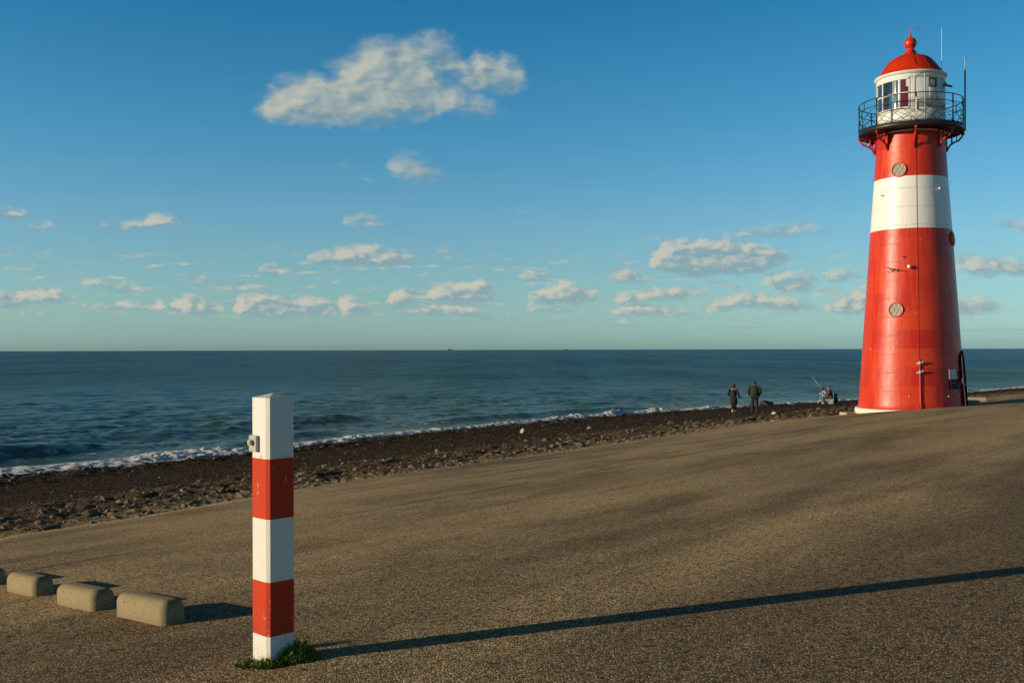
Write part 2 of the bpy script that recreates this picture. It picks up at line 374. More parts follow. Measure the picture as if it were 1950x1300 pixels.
class MB:
    def __init__(s): s.bm = bmesh.new()
    def box(s, c, size, rot=None, bev=0., seg=2):
        r = bmesh.ops.create_cube(s.bm, size=1.0)
        M = Matrix.Translation(c) @ (rot.to_matrix().to_4x4() if rot is not None else Matrix()) @ Matrix.Diagonal((*size, 1))
        bmesh.ops.transform(s.bm, matrix=M, verts=r['verts'])
        if bev:
            es_ = list({e for v in r['verts'] for e in v.link_edges})
            bmesh.ops.bevel(s.bm, geom=es_, offset=bev, segments=seg, affect='EDGES')
        return s
    def tube(s, pts, rad, n=8, cap=True):
        pts = [Vector(p) for p in pts]
        rads = rad if hasattr(rad, '__len__') else [rad]*len(pts)
        rings = []
        up = None
        for i, p in enumerate(pts):
            d = (pts[min(i+1, len(pts)-1)]-pts[max(i-1, 0)]).normalized()
            if up is None: up = Vector((0,0,1)) if abs(d.z) < .9 else Vector((1,0,0))
            a = d.cross(up).normalized(); b = a.cross(d).normalized(); up = b
            rings.append([s.bm.verts.new(p+(a*math.cos(2*math.pi*k/n)+b*math.sin(2*math.pi*k/n))*rads[i]) for k in range(n)])
        for A, B in zip(rings, rings[1:]):
            for k in range(n): 
                f = s.bm.faces.new((A[k], A[(k+1)%n], B[(k+1)%n], B[k])); f.smooth = True
        if cap: s.bm.faces.new(rings[0][::-1]); s.bm.faces.new(rings[-1])
        return s
    def lathe(s, prof, n=64, a0=0., a1=360., c=(0,0,0), smooth=True, close=False):
        full = abs(a1-a0) >= 359.9
        m = n if full else n+1
        rings = []
        for r, z in prof:
            rings.append([s.bm.verts.new((c[0]+r*math.sin(R(a0+(a1-a0)*k/n)), c[1]-r*math.cos(R(a0+(a1-a0)*k/n)), c[2]+z)) for k in range(m)])
        if close: rings.append(rings[0])
        for A, B in zip(rings, rings[1:]):
            for k in range(m if full else m-1):
                try: 
                    f = s.bm.faces.new((A[k], A[(k+1)%m], B[(k+1)%m], B[k])); f.smooth = smooth
                except ValueError: pass
        if close and not full:
            for k in (0, m-1):
                try: s.bm.faces.new([rg[k] for rg in rings[:-1]])
                except ValueError: pass
        return s
    def ball(s, c, r, u=12, v=8, sq=(1,1,1)):
        q = bmesh.ops.create_uvsphere(s.bm, u_segments=u, v_segments=v, radius=r)
        bmesh.ops.transform(s.bm, matrix=Matrix.Translation(c) @ Matrix.Diagonal((*sq, 1)), verts=q['verts'])
        for f in {f for vv in q['verts'] for f in vv.link_faces}: f.smooth = True
        return s
    def prism(s, pts, d, axis='Y', bev=0.):
        """extrude a 2-D outline (x,z) along y from 0 to d"""
        A = [s.bm.verts.new((p[0], 0, p[1])) for p in pts]; B = [s.bm.verts.new((p[0], d, p[1])) for p in pts]
        n = len(pts); s.bm.faces.new(A); s.bm.faces.new(B[::-1])
        for k in range(n): s.bm.faces.new((A[k], B[k], B[(k+1)%n], A[(k+1)%n]))
        return s
    def xf(s, M, verts=None):
        bmesh.ops.transform(s.bm, matrix=M, verts=verts or s.bm.verts[:]); return s
    def build(s, name, mat, parent=None, **kw):
        bmesh.ops.remove_doubles(s.bm, verts=s.bm.verts, dist=1e-6)
        bmesh.ops.recalc_face_normals(s.bm, faces=s.bm.faces)
        me = bpy.data.meshes.new(name); s.bm.to_mesh(me); s.bm.free()
        return link(name, me, mat, parent, **kw)

# ------------------------------------------------------------------ materials for the ground
def m_pave(nt):
    co = nt.node('ShaderNodeNewGeometry').outputs['Position']
    # rotate to (s,t)
    mp = nt.node('ShaderNodeMapping'); nt.put(mp.inputs[0], co); mp.inputs['Rotation'].default_value = (0, 0, R(-53.13))
    v = mp.outputs[0]                                     # x along the shore, y seawards
    big = nt.noise(nt.scale(v, (.10, .45, 1)), 1.0, 5, .6)
    mid = nt.noise(nt.scale(v, (.35, 1.6, 1)), 1.0, 5, .6, .4)
    patch = nt.noise(co, .55, 5, .6, .5)
    worn = nt.m('ADD', nt.m('MULTIPLY', big, .5), nt.m('ADD', nt.m('MULTIPLY', mid, .25), nt.m('MULTIPLY', patch, .25)))
    sx_ = nt.sep(v)
    lane = nt.m('ADD', sx_[1], nt.m('MULTIPLY', nt.m('SUBTRACT', mid, .5), 3.0))
    lane = nt.m('ADD', nt.ss(lane, 1.5, 3.6), nt.m('ADD', nt.ss(lane, -.6, .2, .8, 0), 0.), clamp=True)
    lane = nt.m('MINIMUM', lane, nt.m('SUBTRACT', 1., nt.m('MULTIPLY', nt.ss(nt.m('ABSOLUTE', nt.m('SUBTRACT', nt.m('ADD', sx_[1], nt.m('MULTIPLY', big, 1.5)), 6.3)), .1, 1.6, 1, 0), nt.ss(sx_[0], 8, 14, 0, .22))))
    wf = nt.m('MULTIPLY', nt.ss(worn, .36, .58, .12, 1), nt.m('MULTIPLY_ADD', lane, .85, .15))
    cell = nt.voro(co, 135, 'F1', 'Color'); cs = nt.sep(cell)
    cell2 = nt.voro(co, 46, 'F1', 'Color'); cs2 = nt.sep(cell2)
    dist = nt.voro(co, 135, 'F1', 'Distance')
    stone = nt.mix(cs[0], (.14, .096, .044), (.66, .47, .23))
    stone = nt.mix(nt.ss(cs[1], .78, .90), stone, (.95, .76, .46))
    tar = nt.mix(cs[2], (.095, .067, .035), (.19, .135, .070))
    c = nt.mix(nt.ss(nt.m('ADD', cs[0], nt.m('MULTIPLY', wf, .66)), .66, .95), tar, stone)
    dk = nt.m('MULTIPLY', nt.m('SUBTRACT', 1., wf), .50)
    c = nt.mix(dk, c, (.098, .076, .054))
    c = nt.mix(nt.ss(cs2[0], .82, .95, 0, .7), c, (.045, .034, .024))
    # faint dark stains and seams
    st1 = nt.noise(nt.scale(v, (.25, 2.2, 1)), 1.3, 6, .65, 1.0)
    c = nt.mix(nt.ss(st1, .62, .80, 0, .28), c, (.045, .038, .030))
    sp = nt.sep(v)
    wob = nt.m('MULTIPLY', nt.noise(nt.scale(v, (.5, .5, 1)), 1., 4, .6), .30)
    for y0, tmax in ((11.3, 40.), (8.6, 60.)):
        dd = nt.m('ABSOLUTE', nt.m('SUBTRACT', nt.m('ADD', sp[1], wob), y0))
        brk = nt.ss(nt.noise(nt.scale(v, (.4, .1, 1)), 1.2, 3), .42, .55)
        c = nt.mix(nt.m('MULTIPLY', nt.ss(dd, .012, .045, .75, 0), brk), c, (.02, .017, .014))
    for sx, sy, sr in ((13.1, 13.6, .5), (20.4, 10.9, .4), (9.4, 6.1, .25)):
        pass
    nt.put(nt.b.inputs['Base Color'], c)
    nt.put(nt.b.inputs['Roughness'], nt.m('MULTIPLY_ADD', cs[1], .25, .62))
    h = nt.m('ADD', nt.m('MULTIPLY', nt.m('SUBTRACT', 1., dist), nt.m('MULTIPLY_ADD', cs[0], .6, .5)), nt.m('MULTIPLY', nt.noise(co, 30, 4), .8))
    nt.put(nt.b.inputs['Normal'], nt.bump(h, .9, .006))
    nt.b.inputs['Specular IOR Level'].default_value = .06
M_PAVE = material('gravel_asphalt', m_pave, rough=.8)

def m_beach(nt):
    co = nt.node('ShaderNodeNewGeometry').outputs['Position']
    at = nt.node('ShaderNodeAttribute'); at.attribute_name = 'q'; q = at.outputs['Fac']
    n1 = nt.noise(co, .7, 5, .6); n2 = nt.noise(co, 5, 6, .7); n3 = nt.noise(co, 22, 4, .7)
    v = nt.voro(co, 5.5, 'F1', 'Color'); vs = nt.sep(v)
    qq = nt.m('ADD', q, nt.m('MULTIPLY', nt.m('SUBTRACT', n1, .5), .16))
    rub = nt.mix(n2, (.040, .025, .014), (.19, .125, .070))
    rub = nt.mix(nt.ss(vs[0], .70, .9, 0, .7), rub, (.17, .14, .10))
    dark = nt.mix(nt.m('ADD', nt.m('MULTIPLY', n2, .5), nt.m('MULTIPLY', n3, .5)), (.020, .0135, .008), (.092, .062, .034))
    wet = nt.mix(n2, (.022, .017, .012), (.065, .050, .035))
    c = nt.mix(nt.ss(qq, .34, .50), rub, dark)
    c = nt.mix(nt.m('MULTIPLY', nt.ss(nt.m('ADD', q, nt.m('MULTIPLY', nt.m('SUBTRACT', n1, .5), .2)), .02, .13, 1, 0), nt.ss(n2, .25, .5)), c, nt.mix(n3, (.16, .115, .06), (.42, .32, .18)))
    c = nt.mix(nt.ss(qq, .84, .97), c, wet)
    c = nt.mix(nt.ss(n3, .6, .8, 0, .4), c, (.14, .11, .075))
    nt.put(nt.b.inputs['Base Color'], c)
    nt.put(nt.b.inputs['Roughness'], nt.ss(qq, .90, .99, .9, .5))
    nt.put(nt.b.inputs['Specular IOR Level'], nt.ss(qq, .90, .99, .05, .4))
    pb = nt.voro(nt.scale(co, (1, 1, 1)), 9, 'F1', 'Distance')
    nt.put(nt.b.inputs['Normal'], nt.bump(nt.m('ADD', nt.m('ADD', n2, nt.m('MULTIPLY', n3, .5)), nt.m('MULTIPLY', pb, -.8)), 1., .09))
M_BEACH = material('dark_beach_rubble', m_beach, rough=.85)

# pavement sheet
def sheet(name, sv, tv, fz, mat, q=False, **kw):
    S, T = np.meshgrid(sv, tv)
    if callable(fz): Z = fz(S, T)
    X, Y = xy(S, T)
    attrs = None
    if q:
        se = s_edge(T); attrs = {'q': (S-se)/np.maximum(s_shore(T)-se, 1)}
    me = grid_mesh(name, X, Y, Z, attrs)
    return link(name, me, mat, **kw)
tv = np.concatenate([np.arange(-30, 60, .25), np.arange(60, 150, 1.)])
u = np.concatenate([np.linspace(0, .5, 30)[:-1], np.linspace(.5, 1, 90)])
U, T = np.meshgrid(u, tv)
SE = s_edge(T)+.10*(fbm(T*1.5, T*0, 5, 4)-.5)*2
S = -45+(SE+45)*np.minimum(1, U*1.0)
Z = pave(S, T)
Z = np.where(U > .9999, Z-.22, Z)                # turned-down edge of the sheet
X, Y = xy(S, T)
link('pavement', grid_mesh('pavement', X, Y, Z), M_PAVE, kind='structure')
# beach
tvb = np.concatenate([np.arange(-20, 4, .6), np.arange(4, 95, .11), np.arange(95, 150, .5)])
ub = np.linspace(0, 1, 230)
U, T = np.meshgrid(ub, tvb)
S0 = s_edge(T)-1.2; S1 = s_shore(T)+4.
S = S0+(S1-S0)*U
X, Y = xy(S, T); Z = beach(S, T)
se = s_edge(T)
link('beach', grid_mesh('beach', X, Y, Z, {'q': (S-se)/np.maximum(s_shore(T)-se, 1)}), M_BEACH, kind='structure')
# seabed / land sheet far below everything, reaching the horizon
me = bpy.data.meshes.new('ground')
me.from_pydata([(-30000,-30000,-9),(30000,-30000,-9),(30000,30000,-9),(-30000,30000,-9)], [], [(0,1,2,3)])
link('ground', me, simple('seabed', (.10,.08,.05), .9), kind='structure')

# ------------------------------------------------------------------ sea
def shore_dist(X, Y):
    s, t = st(X, Y)
    tc_ = np.clip(t, sht[0], sht[-1])
    return s-np.interp(tc_, sht, shs)
def m_sea(nt):
    co = nt.node('ShaderNodeNewGeometry').outputs['Position']
    at = nt.node('ShaderNodeAttribute'); at.attribute_name = 'shore'; d = at.outputs['Fac']
    mp = nt.node('ShaderNodeMapping'); nt.put(mp.inputs[0], co); mp.inputs['Rotation'].default_value = (0, 0, R(-40))
    v = nt.scale(mp.outputs[0], (.35, 1, 1))
    big = nt.noise(v, .02, 4, .6); n1 = nt.noise(v, .12, 5, .6)
    deep = nt.mix(nt.ss(big, .35, .65), (.014, .074, .076), (.022, .104, .112))
    far_ = nt.m('MULTIPLY', nt.m('ADD', nt.noise(nt.scale(co, (.05, .011, 3)), 1., 4, .7), nt.noise(nt.scale(co, (.012, .002, 3)), 1., 4, .7)), .5)
    deep = nt.mix(nt.ss(far_, .49, .62, 0, .9), nt.mix(nt.ss(far_, .34, .50, .7, 0), deep, (.040, .135, .150)), (.004, .026, .036))
    green = nt.mix(n1, (.045, .105, .070), (.105, .140, .080))
    near = nt.ss(nt.m('ADD', d, nt.m('MULTIPLY', nt.m('SUBTRACT', n1, .5), 30)), 3, 60, .75, 0)
    pa = nt.m('MAXIMUM', near, nt.ss(n1, .54, .70, 0, .60))
    c = nt.mix(pa, deep, green)
    fz = nt.noise(co, 1.6, 6, .7, .6); fz2 = nt.noise(co, .22, 4, .6)
    dn = nt.m('ADD', d, nt.m('MULTIPLY', nt.m('SUBTRACT', fz2, .5), 7.))
    foam = nt.m('MULTIPLY', nt.ss(dn, .6, 4.2, 1, 0), nt.ss(fz, .50, .62))
    fo2 = nt.m('MULTIPLY', nt.ss(fz, .54, .66, 0, .7), nt.m('MULTIPLY', nt.ss(dn, 3, 5), nt.ss(dn, 6, 9, 1, 0)))
    caps = nt.m('MULTIPLY', nt.ss(nt.noise(v, .9, 5, .7), .745, .80, 0, .8), nt.ss(d, 5, 20))
    fm = nt.m('MAXIMUM', nt.m('MAXIMUM', foam, fo2), caps)
    c = nt.mix(fm, c, (.72, .74, .72))
    nt.put(nt.b.inputs['Base Color'], c)
    nt.b.inputs['IOR'].default_value = 1.333
    a2 = nt.node('ShaderNodeAttribute'); a2.attribute_name = 'unres'; un = a2.outputs['Fac']
    nt.put(nt.b.inputs['Roughness'], nt.m('ADD', nt.m('MAXIMUM', nt.m('MULTIPLY', fm, .6), .12), nt.m('MULTIPLY', un, .22)))
    fa = nt.noise(nt.scale(co, (.30, .09, 0)), 1., 3, .6); fb = nt.noise(nt.scale(co, (.08, .018, 0)), 1., 3, .6)
    fc_ = nt.noise(nt.scale(co, (.022, .0040, 0)), 1., 3, .6); fd = nt.noise(nt.scale(co, (.007, .0010, 0)), 1., 3, .6)
    fs = nt.m('ADD', nt.m('ADD', fa, fb), nt.m('ADD', fc_, fd))
    mod = nt.ss(fs, 1.76, 2.24, .15, 1.85)
    nt.put(nt.b.inputs['Specular IOR Level'], nt.m('MULTIPLY', nt.m('MULTIPLY_ADD', un, -.26, .42), mod))
    va = nt.scale(mp.outputs[0], (.5, 1.5, 1))
    h = nt.m('ADD', nt.noise(va, 1.4, 7, .68, .3), nt.m('MULTIPLY', nt.noise(va, .22, 4, .55), 2.2))
    nt.put(nt.b.inputs['Normal'], nt.bump(h, 1.0, .34))
M_SEA = material('sea_water', m_sea, rough=.13)
vv = np.concatenate([np.linspace(.25, .135, 40)[:-1], np.linspace(.135, .012, 470)[:-1], np.linspace(.012, .00022, 60)])
rad = -SEA/vv
azs = np.radians(np.concatenate([np.arange(-75, -31, 1.), np.arange(-31, 30.5, .075), np.arange(31, 60, 1.5)]))
A, Rr = np.meshgrid(azs, rad)
X = Rr*np.sin(A); Y = Rr*np.cos(A)
sd = shore_dist(X, Y)
dr = np.gradient(rad)[:, None]
Zw = np.zeros_like(X)
wr = np.random.default_rng(3)
for i in range(90):
    lam = 10**wr.uniform(math.log10(.55), math.log10(6)); th = R(143+180)+wr.normal(0, .55)     # travelling onto the shore
    k = 2*math.pi/lam; ph = wr.uniform(0, 6.28)
    amp = .0062*lam**.30
    fade = np.clip(lam/(2.6*np.maximum(dr, .01))-.3, 0, 1)
    fade = np.clip(fade, 0, 1)
    Zw += amp*fade*np.sin(k*(X*math.cos(th)+Y*math.sin(th))+ph)
gust = .5+1.0*fbm(X*.03, Y*.03, 77, 3)
Zw = Zw*gust*.74
Zw = np.where(Zw > 0, Zw*1.2, Zw*.85)
Zw *= np.clip(sd/9, .12, 1)
tt = st(X, Y)[1]
# swell about to break, parallel to the shore
for d0, w_, a_, t0, t1 in ((7.0, 1.5, .50, 3, 28), (3.8, .8, .25, 30, 40), (11., 2., .28, 20, 50), (4.5, .9, .2, 45, 70)):
    x_ = sd-(d0+1.6*(fbm(tt*.12, tt*0, 55, 3)-.5)*2)
    prof = np.where(x_ > 0, np.exp(-(x_/(w_*1.6))**2), np.exp(-(x_/(w_*.75))**2))
    Zw += a_*prof*np.clip((tt-t0)/4, 0, 1)*np.clip((t1-tt)/4, 0, 1)*(.7+.6*vnoise(tt*.4, tt*0, 9))
Zc = SEA+Zw-np.clip(-sd-1, 0, 3)*.3
link('sea', grid_mesh('sea', X, Y, Zc, {'shore': sd, 'unres': np.clip((dr*np.ones_like(X)-.05)/1.6, 0, 1)**.6}), M_SEA, kind='structure')

# surf: lumpy white foam along the waterline
def m_foam(nt):
    co = nt.node('ShaderNodeNewGeometry').outputs['Position']
    n = nt.noise(co, 9, 6, .7)
    nt.put(nt.b.inputs['Base Color'], nt.mix(nt.ss(n, .35, .6), (.55, .58, .57), (.86, .86, .83)))
    nt.put(nt.b.inputs['Normal'], nt.bump(n, .9, .05))
M_FOAM = material('sea_foam', m_foam, rough=.7)
tf = np.arange(0, 140, .07); df = np.linspace(-.5, 4.4, 62)
Dm, T = np.meshgrid(df, tf)
wid = .75+1.3*fbm(T*.22, T*0, 61, 3)*np.interp(T, [0, 25, 33, 45, 60, 140], [3.0, 2.6, 1.0, .5, .6, .5])
core = np.exp(-((Dm-.45*wid)/(wid*.62))**2)
lump = fbm(Dm*4.0, T*2.4, 63, 5, .60)
h = (lump-.34)*.24*core + .05*core-.055*(1-core)-.02
bur = np.zeros_like(T)
def t_at(x, y):
    dx, dy, dz = pxdir(x, y); k = SEA/dz; return st(dx*k, k)[1]
for (bx, by, ba, bw) in ((1190, 790, 1.0, 1.1), (1262, 784, .7, .8), (1118, 796, .65, .7), (1085, 799, .5, .7), (1350, 778, .4, 1.2), (1860, 747, 1.0, 1.2), (690, 836, .35, 1.5), (440, 862, .3, 1.), (300, 872, .3, 2.)):
    tb = t_at(bx, by)
    bur += .6*ba*np.exp(-((T-tb)/bw)**2)
h = h+bur*core*(.15+1.2*(fbm(Dm*4, T*3.5, 66, 4, .7)-.38))
h = np.where(core < .05, -.2, h)
shd = np.interp(T, sht, shs)
Sx = shd+Dm; X, Y = xy(Sx, T)
link('surf_foam', grid_mesh('surf_foam', X, Y, SEA+.02+h), M_FOAM, kind='stuff', label='white foam breaking along the waterline', cat='foam')

# ------------------------------------------------------------------ paint materials for the lighthouse
ZB = -2.62                                             # foot of the lighthouse relative to the camera
LHY = 44.5; LHX = (1735-975)/F*LHY
def m_tower(nt):
    co = objco(nt); p = nt.sep(co)
    z = nt.m('ADD', p[2], ZB)
    ang = nt.m('ARCTAN2', p[0], nt.m('MULTIPLY', p[1], -1))
    nlow = nt.noise(co, .8, 5, .6)
    streakv = nt.xyz(nt.m('MULTIPLY', ang, 9), nt.m('MULTIPLY', z, .35), 0.)
    streak = nt.noise(streakv, 1.6, 6, .65)
    panel = nt.noise(nt.xyz(nt.m('FLOOR', nt.m('ADD', nt.m('MULTIPLY', ang, 1.1), nt.m('MULTIPLY', nt.m('FLOOR', nt.m('MULTIPLY', z, 1.29)), .5))), nt.m('FLOOR', nt.m('MULTIPLY', z, 1.29)), .5), 3.1, 0)
    red = nt.mix(nt.ss(nt.m('ADD', nt.m('MULTIPLY', streak, .6), nt.m('MULTIPLY', panel, .4)), .38, .66), (.50, .018, .004), (.64, .050, .008))
    fadep = nt.ss(nt.noise(co, 1.6, 5, .7), .62, .74, 0, .55)
    red = nt.mix(fadep, red, (.60, .10, .045))
    white = nt.mix(nlow, (.74, .73, .69), (.83, .82, .78))
    zj = nt.m('ADD', z, nt.m('MULTIPLY', nlow, .015))
    isw = nt.m('MULTIPLY', nt.m('GREATER_THAN', zj, 5.07), nt.m('LESS_THAN', zj, 7.29))
    c = nt.mix(isw, red, white)
    # horizontal plate joints every 0.777 m
    fr = nt.m('FRACT', nt.m('DIVIDE', nt.m('ADD', z, 2.56), .777))
    dj = nt.m('MULTIPLY', nt.m('MINIMUM', fr, nt.m('SUBTRACT', 1., fr)), .777)
    j = nt.ss(dj, .006, .018, 1, 0)
    # vertical joints, staggered
    row = nt.m('FLOOR', nt.m('DIVIDE', nt.m('ADD', z, 2.56), .777))
    fa = nt.m('FRACT', nt.m('ADD', nt.m('MULTIPLY', ang, 1.1), nt.m('MULTIPLY', row, .5)))
    da = nt.m('MULTIPLY', nt.m('MINIMUM', fa, nt.m('SUBTRACT', 1., fa)), 1.8)
    jv = nt.ss(da, .004, .014, .30, 0)
    brk = nt.noise(nt.xyz(nt.m('MULTIPLY', ang, 3.2), row, 0.), 1.7, 4, .7)
    jl = nt.m('MULTIPLY', j, nt.ss(brk, .44, .60, .06, .85))
    jcol = nt.mix(isw, (.22, .045, .015), (.36, .17, .04))
    c = nt.mix(nt.m('MULTIPLY', nt.m('MAXIMUM', jl, nt.m('MULTIPLY', jv, nt.m('SUBTRACT', 1., isw))), nt.m('SUBTRACT', .9, nt.m('MULTIPLY', isw, .05))), c, jcol)
    # lighter chalky line above some joints, rust running below others
    chalk = nt.m('MULTIPLY', nt.ss(fr, .0, .06, 1, 0), nt.ss(brk, .5, .62, 0, .55))
    c = nt.mix(nt.m('MULTIPLY', chalk, nt.m('SUBTRACT', 1., isw)), c, (.62, .17, .07))
    rn = nt.noise(nt.xyz(nt.m('MULTIPLY', ang, 14), row, 2.), 1.3, 3, .6)
    rust = nt.m('MULTIPLY', nt.ss(fr, .62, 1.0, 0, 1), nt.ss(rn, .60, .72, 0, .9))
    rc = nt.mix(isw, (.30, .05, .01), (.50, .27, .06))
    c = nt.mix(nt.m('MULTIPLY', rust, .55), c, rc)
    blot = nt.ss(nt.noise(co, 2.0, 4, .55, .6), .68, .74, 0, .6)
    c = nt.mix(nt.m('MULTIPLY', blot, nt.m('SUBTRACT', 1., isw)), c, (.55, .15, .03))
    chip = nt.ss(nt.noise(co, 9, 4, .7), .69, .74, 0, .6)
    c = nt.mix(chip, c, (.35, .10, .04))
    nt.put(nt.b.inputs['Base Color'], c)
    ro = nt.m('ADD', nt.m('MULTIPLY_ADD', streak, .25, .22), nt.m('MULTIPLY', nt.noise(co, 1.3, 4, .6), .12))
    nt.put(nt.b.inputs['Roughness'], ro)
    hh = nt.m('ADD', nt.m('MULTIPLY', jl, -.9), nt.m('ADD', nt.m('MULTIPLY', streak, .5), nt.m('MULTIPLY', nt.noise(co, 1.1, 3, .5), 3.)))
    hh = nt.m('ADD', hh, nt.m('MULTIPLY', fr, .12))
    nt.put(nt.b.inputs['Normal'], nt.bump(hh, .6, .012))
    nt.b.inputs['Specular IOR Level'].default_value = .42
M_TOWER = material('striped_tower_paint', m_tower, rough=.3)
def paint(name, col, rough=.35, rust=.0, rustcol=(.45,.22,.04), bump=.004, sc_=1.5):
    def fn(nt):
        co = objco(nt)
        n = nt.noise(co, sc_, 6, .65); n2 = nt.noise(nt.scale(co, (1, 1, .25)), sc_*4, 5, .7)
        c = nt.mix(n, tuple(x*.8 for x in col), tuple(min(1, x*1.1) for x in col))
        if rust: c = nt.mix(nt.ss(n2, .62, .74, 0, rust), c, rustcol)
        nt.put(nt.b.inputs['Base Color'], c)
        nt.put(nt.b.inputs['Roughness'], nt.m('MULTIPLY_ADD', n2, .25, rough-.1))
        nt.put(nt.b.inputs['Normal'], nt.bump(nt.noise(co, sc_*2, 4, .6), .5, bump))
    return material(name, fn, col, rough)
M_RED = paint('red_paint', (.60,.032,.007), .35, .4, (.55,.13,.04))
M_RED2 = paint('deep_red_paint', (.42,.012,.012), .45, .4, (.2,.03,.01))
M_WHITE = paint('white_paint', (.80,.79,.74), .4, .35, (.60,.50,.33))
M_CREAM = paint('cream_concrete', (.78,.72,.58), .6, .3, (.45,.36,.2))
M_BLACK = paint('black_iron_paint', (.018,.022,.022), .4, .3, (.09,.05,.03))
M_GREYM = paint('galvanised_metal', (.42,.42,.40), .5, .3, (.25,.18,.1))
M_DKGREEN = paint('dark_green_paint', (.012,.03,.018), .35)
M_DOORRED = paint('dark_red_door', (.07,.004,.005), .85)
M_DOORRED.node_tree.nodes['Principled BSDF'].inputs['Specular IOR Level'].default_value = .1
M_YEL = paint('cream_yellow', (.86,.76,.44), .5)
M_CURT = paint('dark_red_curtain', (.42,.02,.05), .7)
M_BLUE = paint('navy_sign', (.006,.010,.045), .7)
M_PAPER = paint('pale_notice', (.62,.66,.70), .5, bump=0.)
def m_glass(nt):
    t = nt.node('ShaderNodeBsdfTransparent'); t.inputs[0].default_value = (.90, .97, .96, 1)
    g = nt.node('ShaderNodeBsdfGlossy'); g.inputs['Roughness'].default_value = .03
    fr = nt.node('ShaderNodeFresnel'); fr.inputs[0].default_value = 1.5
    mx = nt.node('ShaderNodeMixShader'); nt.put(mx.inputs[0], nt.m('MULTIPLY_ADD', fr.outputs[0], 1.3, .30))
    nt.l.new(t.outputs[0], mx.inputs[1]); nt.l.new(g.outputs[0], mx.inputs[2])
    out = nt.mat.node_tree.nodes['Material Output']; nt.l.new(mx.outputs[0], out.inputs[0])
M_TANP = paint('tan_frame_paint', (.48,.40,.28), .6)
M_GLASS = material('lantern_glass', m_glass)
M_LENS = material('lens_glass', None, (.55,.70,.68), .08, .3)
M_DKGLASS = material('dusty_window_glass', lambda nt: nt.put(nt.b.inputs['Base Color'], nt.mix(nt.noise(objco(nt), 6, 5), (.26,.22,.155), (.40,.35,.26))), rough=.22)

# ------------------------------------------------------------------ lighthouse
LH = empty('lighthouse', (LHX, LHY, ZB), -math.atan2(LHX, LHY),
           label='red lighthouse with a white band, black gallery and red dome at the pavement edge', cat='lighthouse')
def zl(z): return z-ZB
def cyl(r, phi, z): return Vector((r*math.sin(R(phi)), -r*math.cos(R(phi)), zl(z)))
PR = [(-2.56,2.24),(-2.50,2.21),(-2.40,2.185),(-1.75,2.13),(-.4,2.035),(1.94,1.88),(5.06,1.665),(7.30,1.505),(9.30,1.38)]
def rt(z): return float(np.interp(z, [a for a, b in PR], [b for a, b in PR]))
zs = sorted(set([a for a, b in PR]+list(np.arange(-2.4, 9.3, .39))))
MB().lathe([(rt(z), zl(z)) for z in zs], 128).build('tower_wall', M_TOWER, LH)
# plinth
MB().lathe([(2.0, -.35), (2.33, -.35), (2.33, zl(-2.60)), (2.30, zl(-2.565)), (2.1, zl(-2.565))], 96).build('plinth', M_CREAM, LH)
# gallery: deck, edge band, soffit ring
deck = MB().lathe([(1.30, zl(9.30)), (2.06, zl(9.30)), (2.06, zl(9.26)), (2.15, zl(9.26)), (2.15, zl(9.47)), (1.30, zl(9.47))], 96).build('gallery_deck', M_BLACK, LH)
MB().lathe([(1.385, zl(9.20)), (1.43, zl(9.20)), (1.45, zl(9.255)), (1.385, zl(9.255))], 96).build('cornice_ring', M_WHITE, LH)
# brackets
for k in range(8):
    phi = 6+45*k
    mb = MB()
    top = cyl(2.10, phi, 9.22); low = cyl(rt(8.45)+.03, phi, 8.52)
    def P_(r, z): return cyl(r, phi, z)
    mb.tube([P_(2.10, 9.24), P_(2.08, 9.10), P_(1.95, 8.93), P_(1.74, 8.84), P_(1.58, 8.72), P_(1.47, 8.52)], .04, 8)
    mb.tube([P_(1.44, 9.22), P_(1.46, 8.50)], .035, 8)
    mb.tube([P_(1.42, 9.225), P_(2.10, 9.225)], .03, 6)
    mb.tube([P_(1.66, 9.20), P_(1.66, 8.80)], .035, 8)
    mb.tube([P_(1.86, 9.20), P_(1.86, 8.90)], .02, 6)
    mb.ball(P_(2.11, 9.20), .075, 10, 8)
    mb.ball(P_(1.46, 8.50), .055, 8, 6)
    mb.build('gallery_bracket', M_RED2, LH)
# railing
rail = MB()
def ring(r, z, rad, n=72): return [cyl(r, 360*k/n, z) for k in range(n+1)]
ZT, ZM, ZD = 10.62, 10.31, 9.47
rail.tube(ring(2.12, ZT, 0), .020, 6, cap=False).tube(ring(2.12, ZM, 0), .014, 6, cap=False).tube(ring(2.12, 9.50, 0), .012, 6, cap=False)
ro = rail.build('railing', M_BLACK, LH)
for k in range(8):
    phi = 6+45*k
    MB().tube([cyl(2.12, phi, 9.45), cyl(2.12, phi, ZT)], .030, 8).build('railing_post', M_BLACK, ro)
    m = MB()
    m.tube([cyl(2.12, phi+22.5, ZM), cyl(2.12, phi+22.5, ZT)], .022, 6)
    # lattice of the bay: crossing bars and arcs
    def bay(f0, z0, f1, z1, bow=0.):
        pts = [cyl(2.12, phi+45*(f0+(f1-f0)*i/10), z0+(z1-z0)*i/10+bow*math.sin(math.pi*i/10)) for i in range(11)]
        m.tube(pts, .0095, 5)
    bay(0, 9.5, .5, ZM); bay(.5, ZM, 1, 9.5); bay(0, ZM, .75, 9.5, .10); bay(1, ZM, .25, 9.5, .10)
    bay(0, 9.92, .5, 9.5, .06); bay(1, 9.92, .5, 9.5, .06); bay(0, 9.8, 1, 9.8, .22)
    m.tube([cyl(2.12, phi+18, 9.47), cyl(2.12, phi+18, 9.98)], .012, 5)
    m.build('lattice_bar', M_BLACK, ro)
# pale strap on the post facing the camera
MB().tube([cyl(2.155, 6, 9.52), cyl(2.155, 6, 10.42)], .030, 8).build('pale_conduit', M_WHITE, LH)
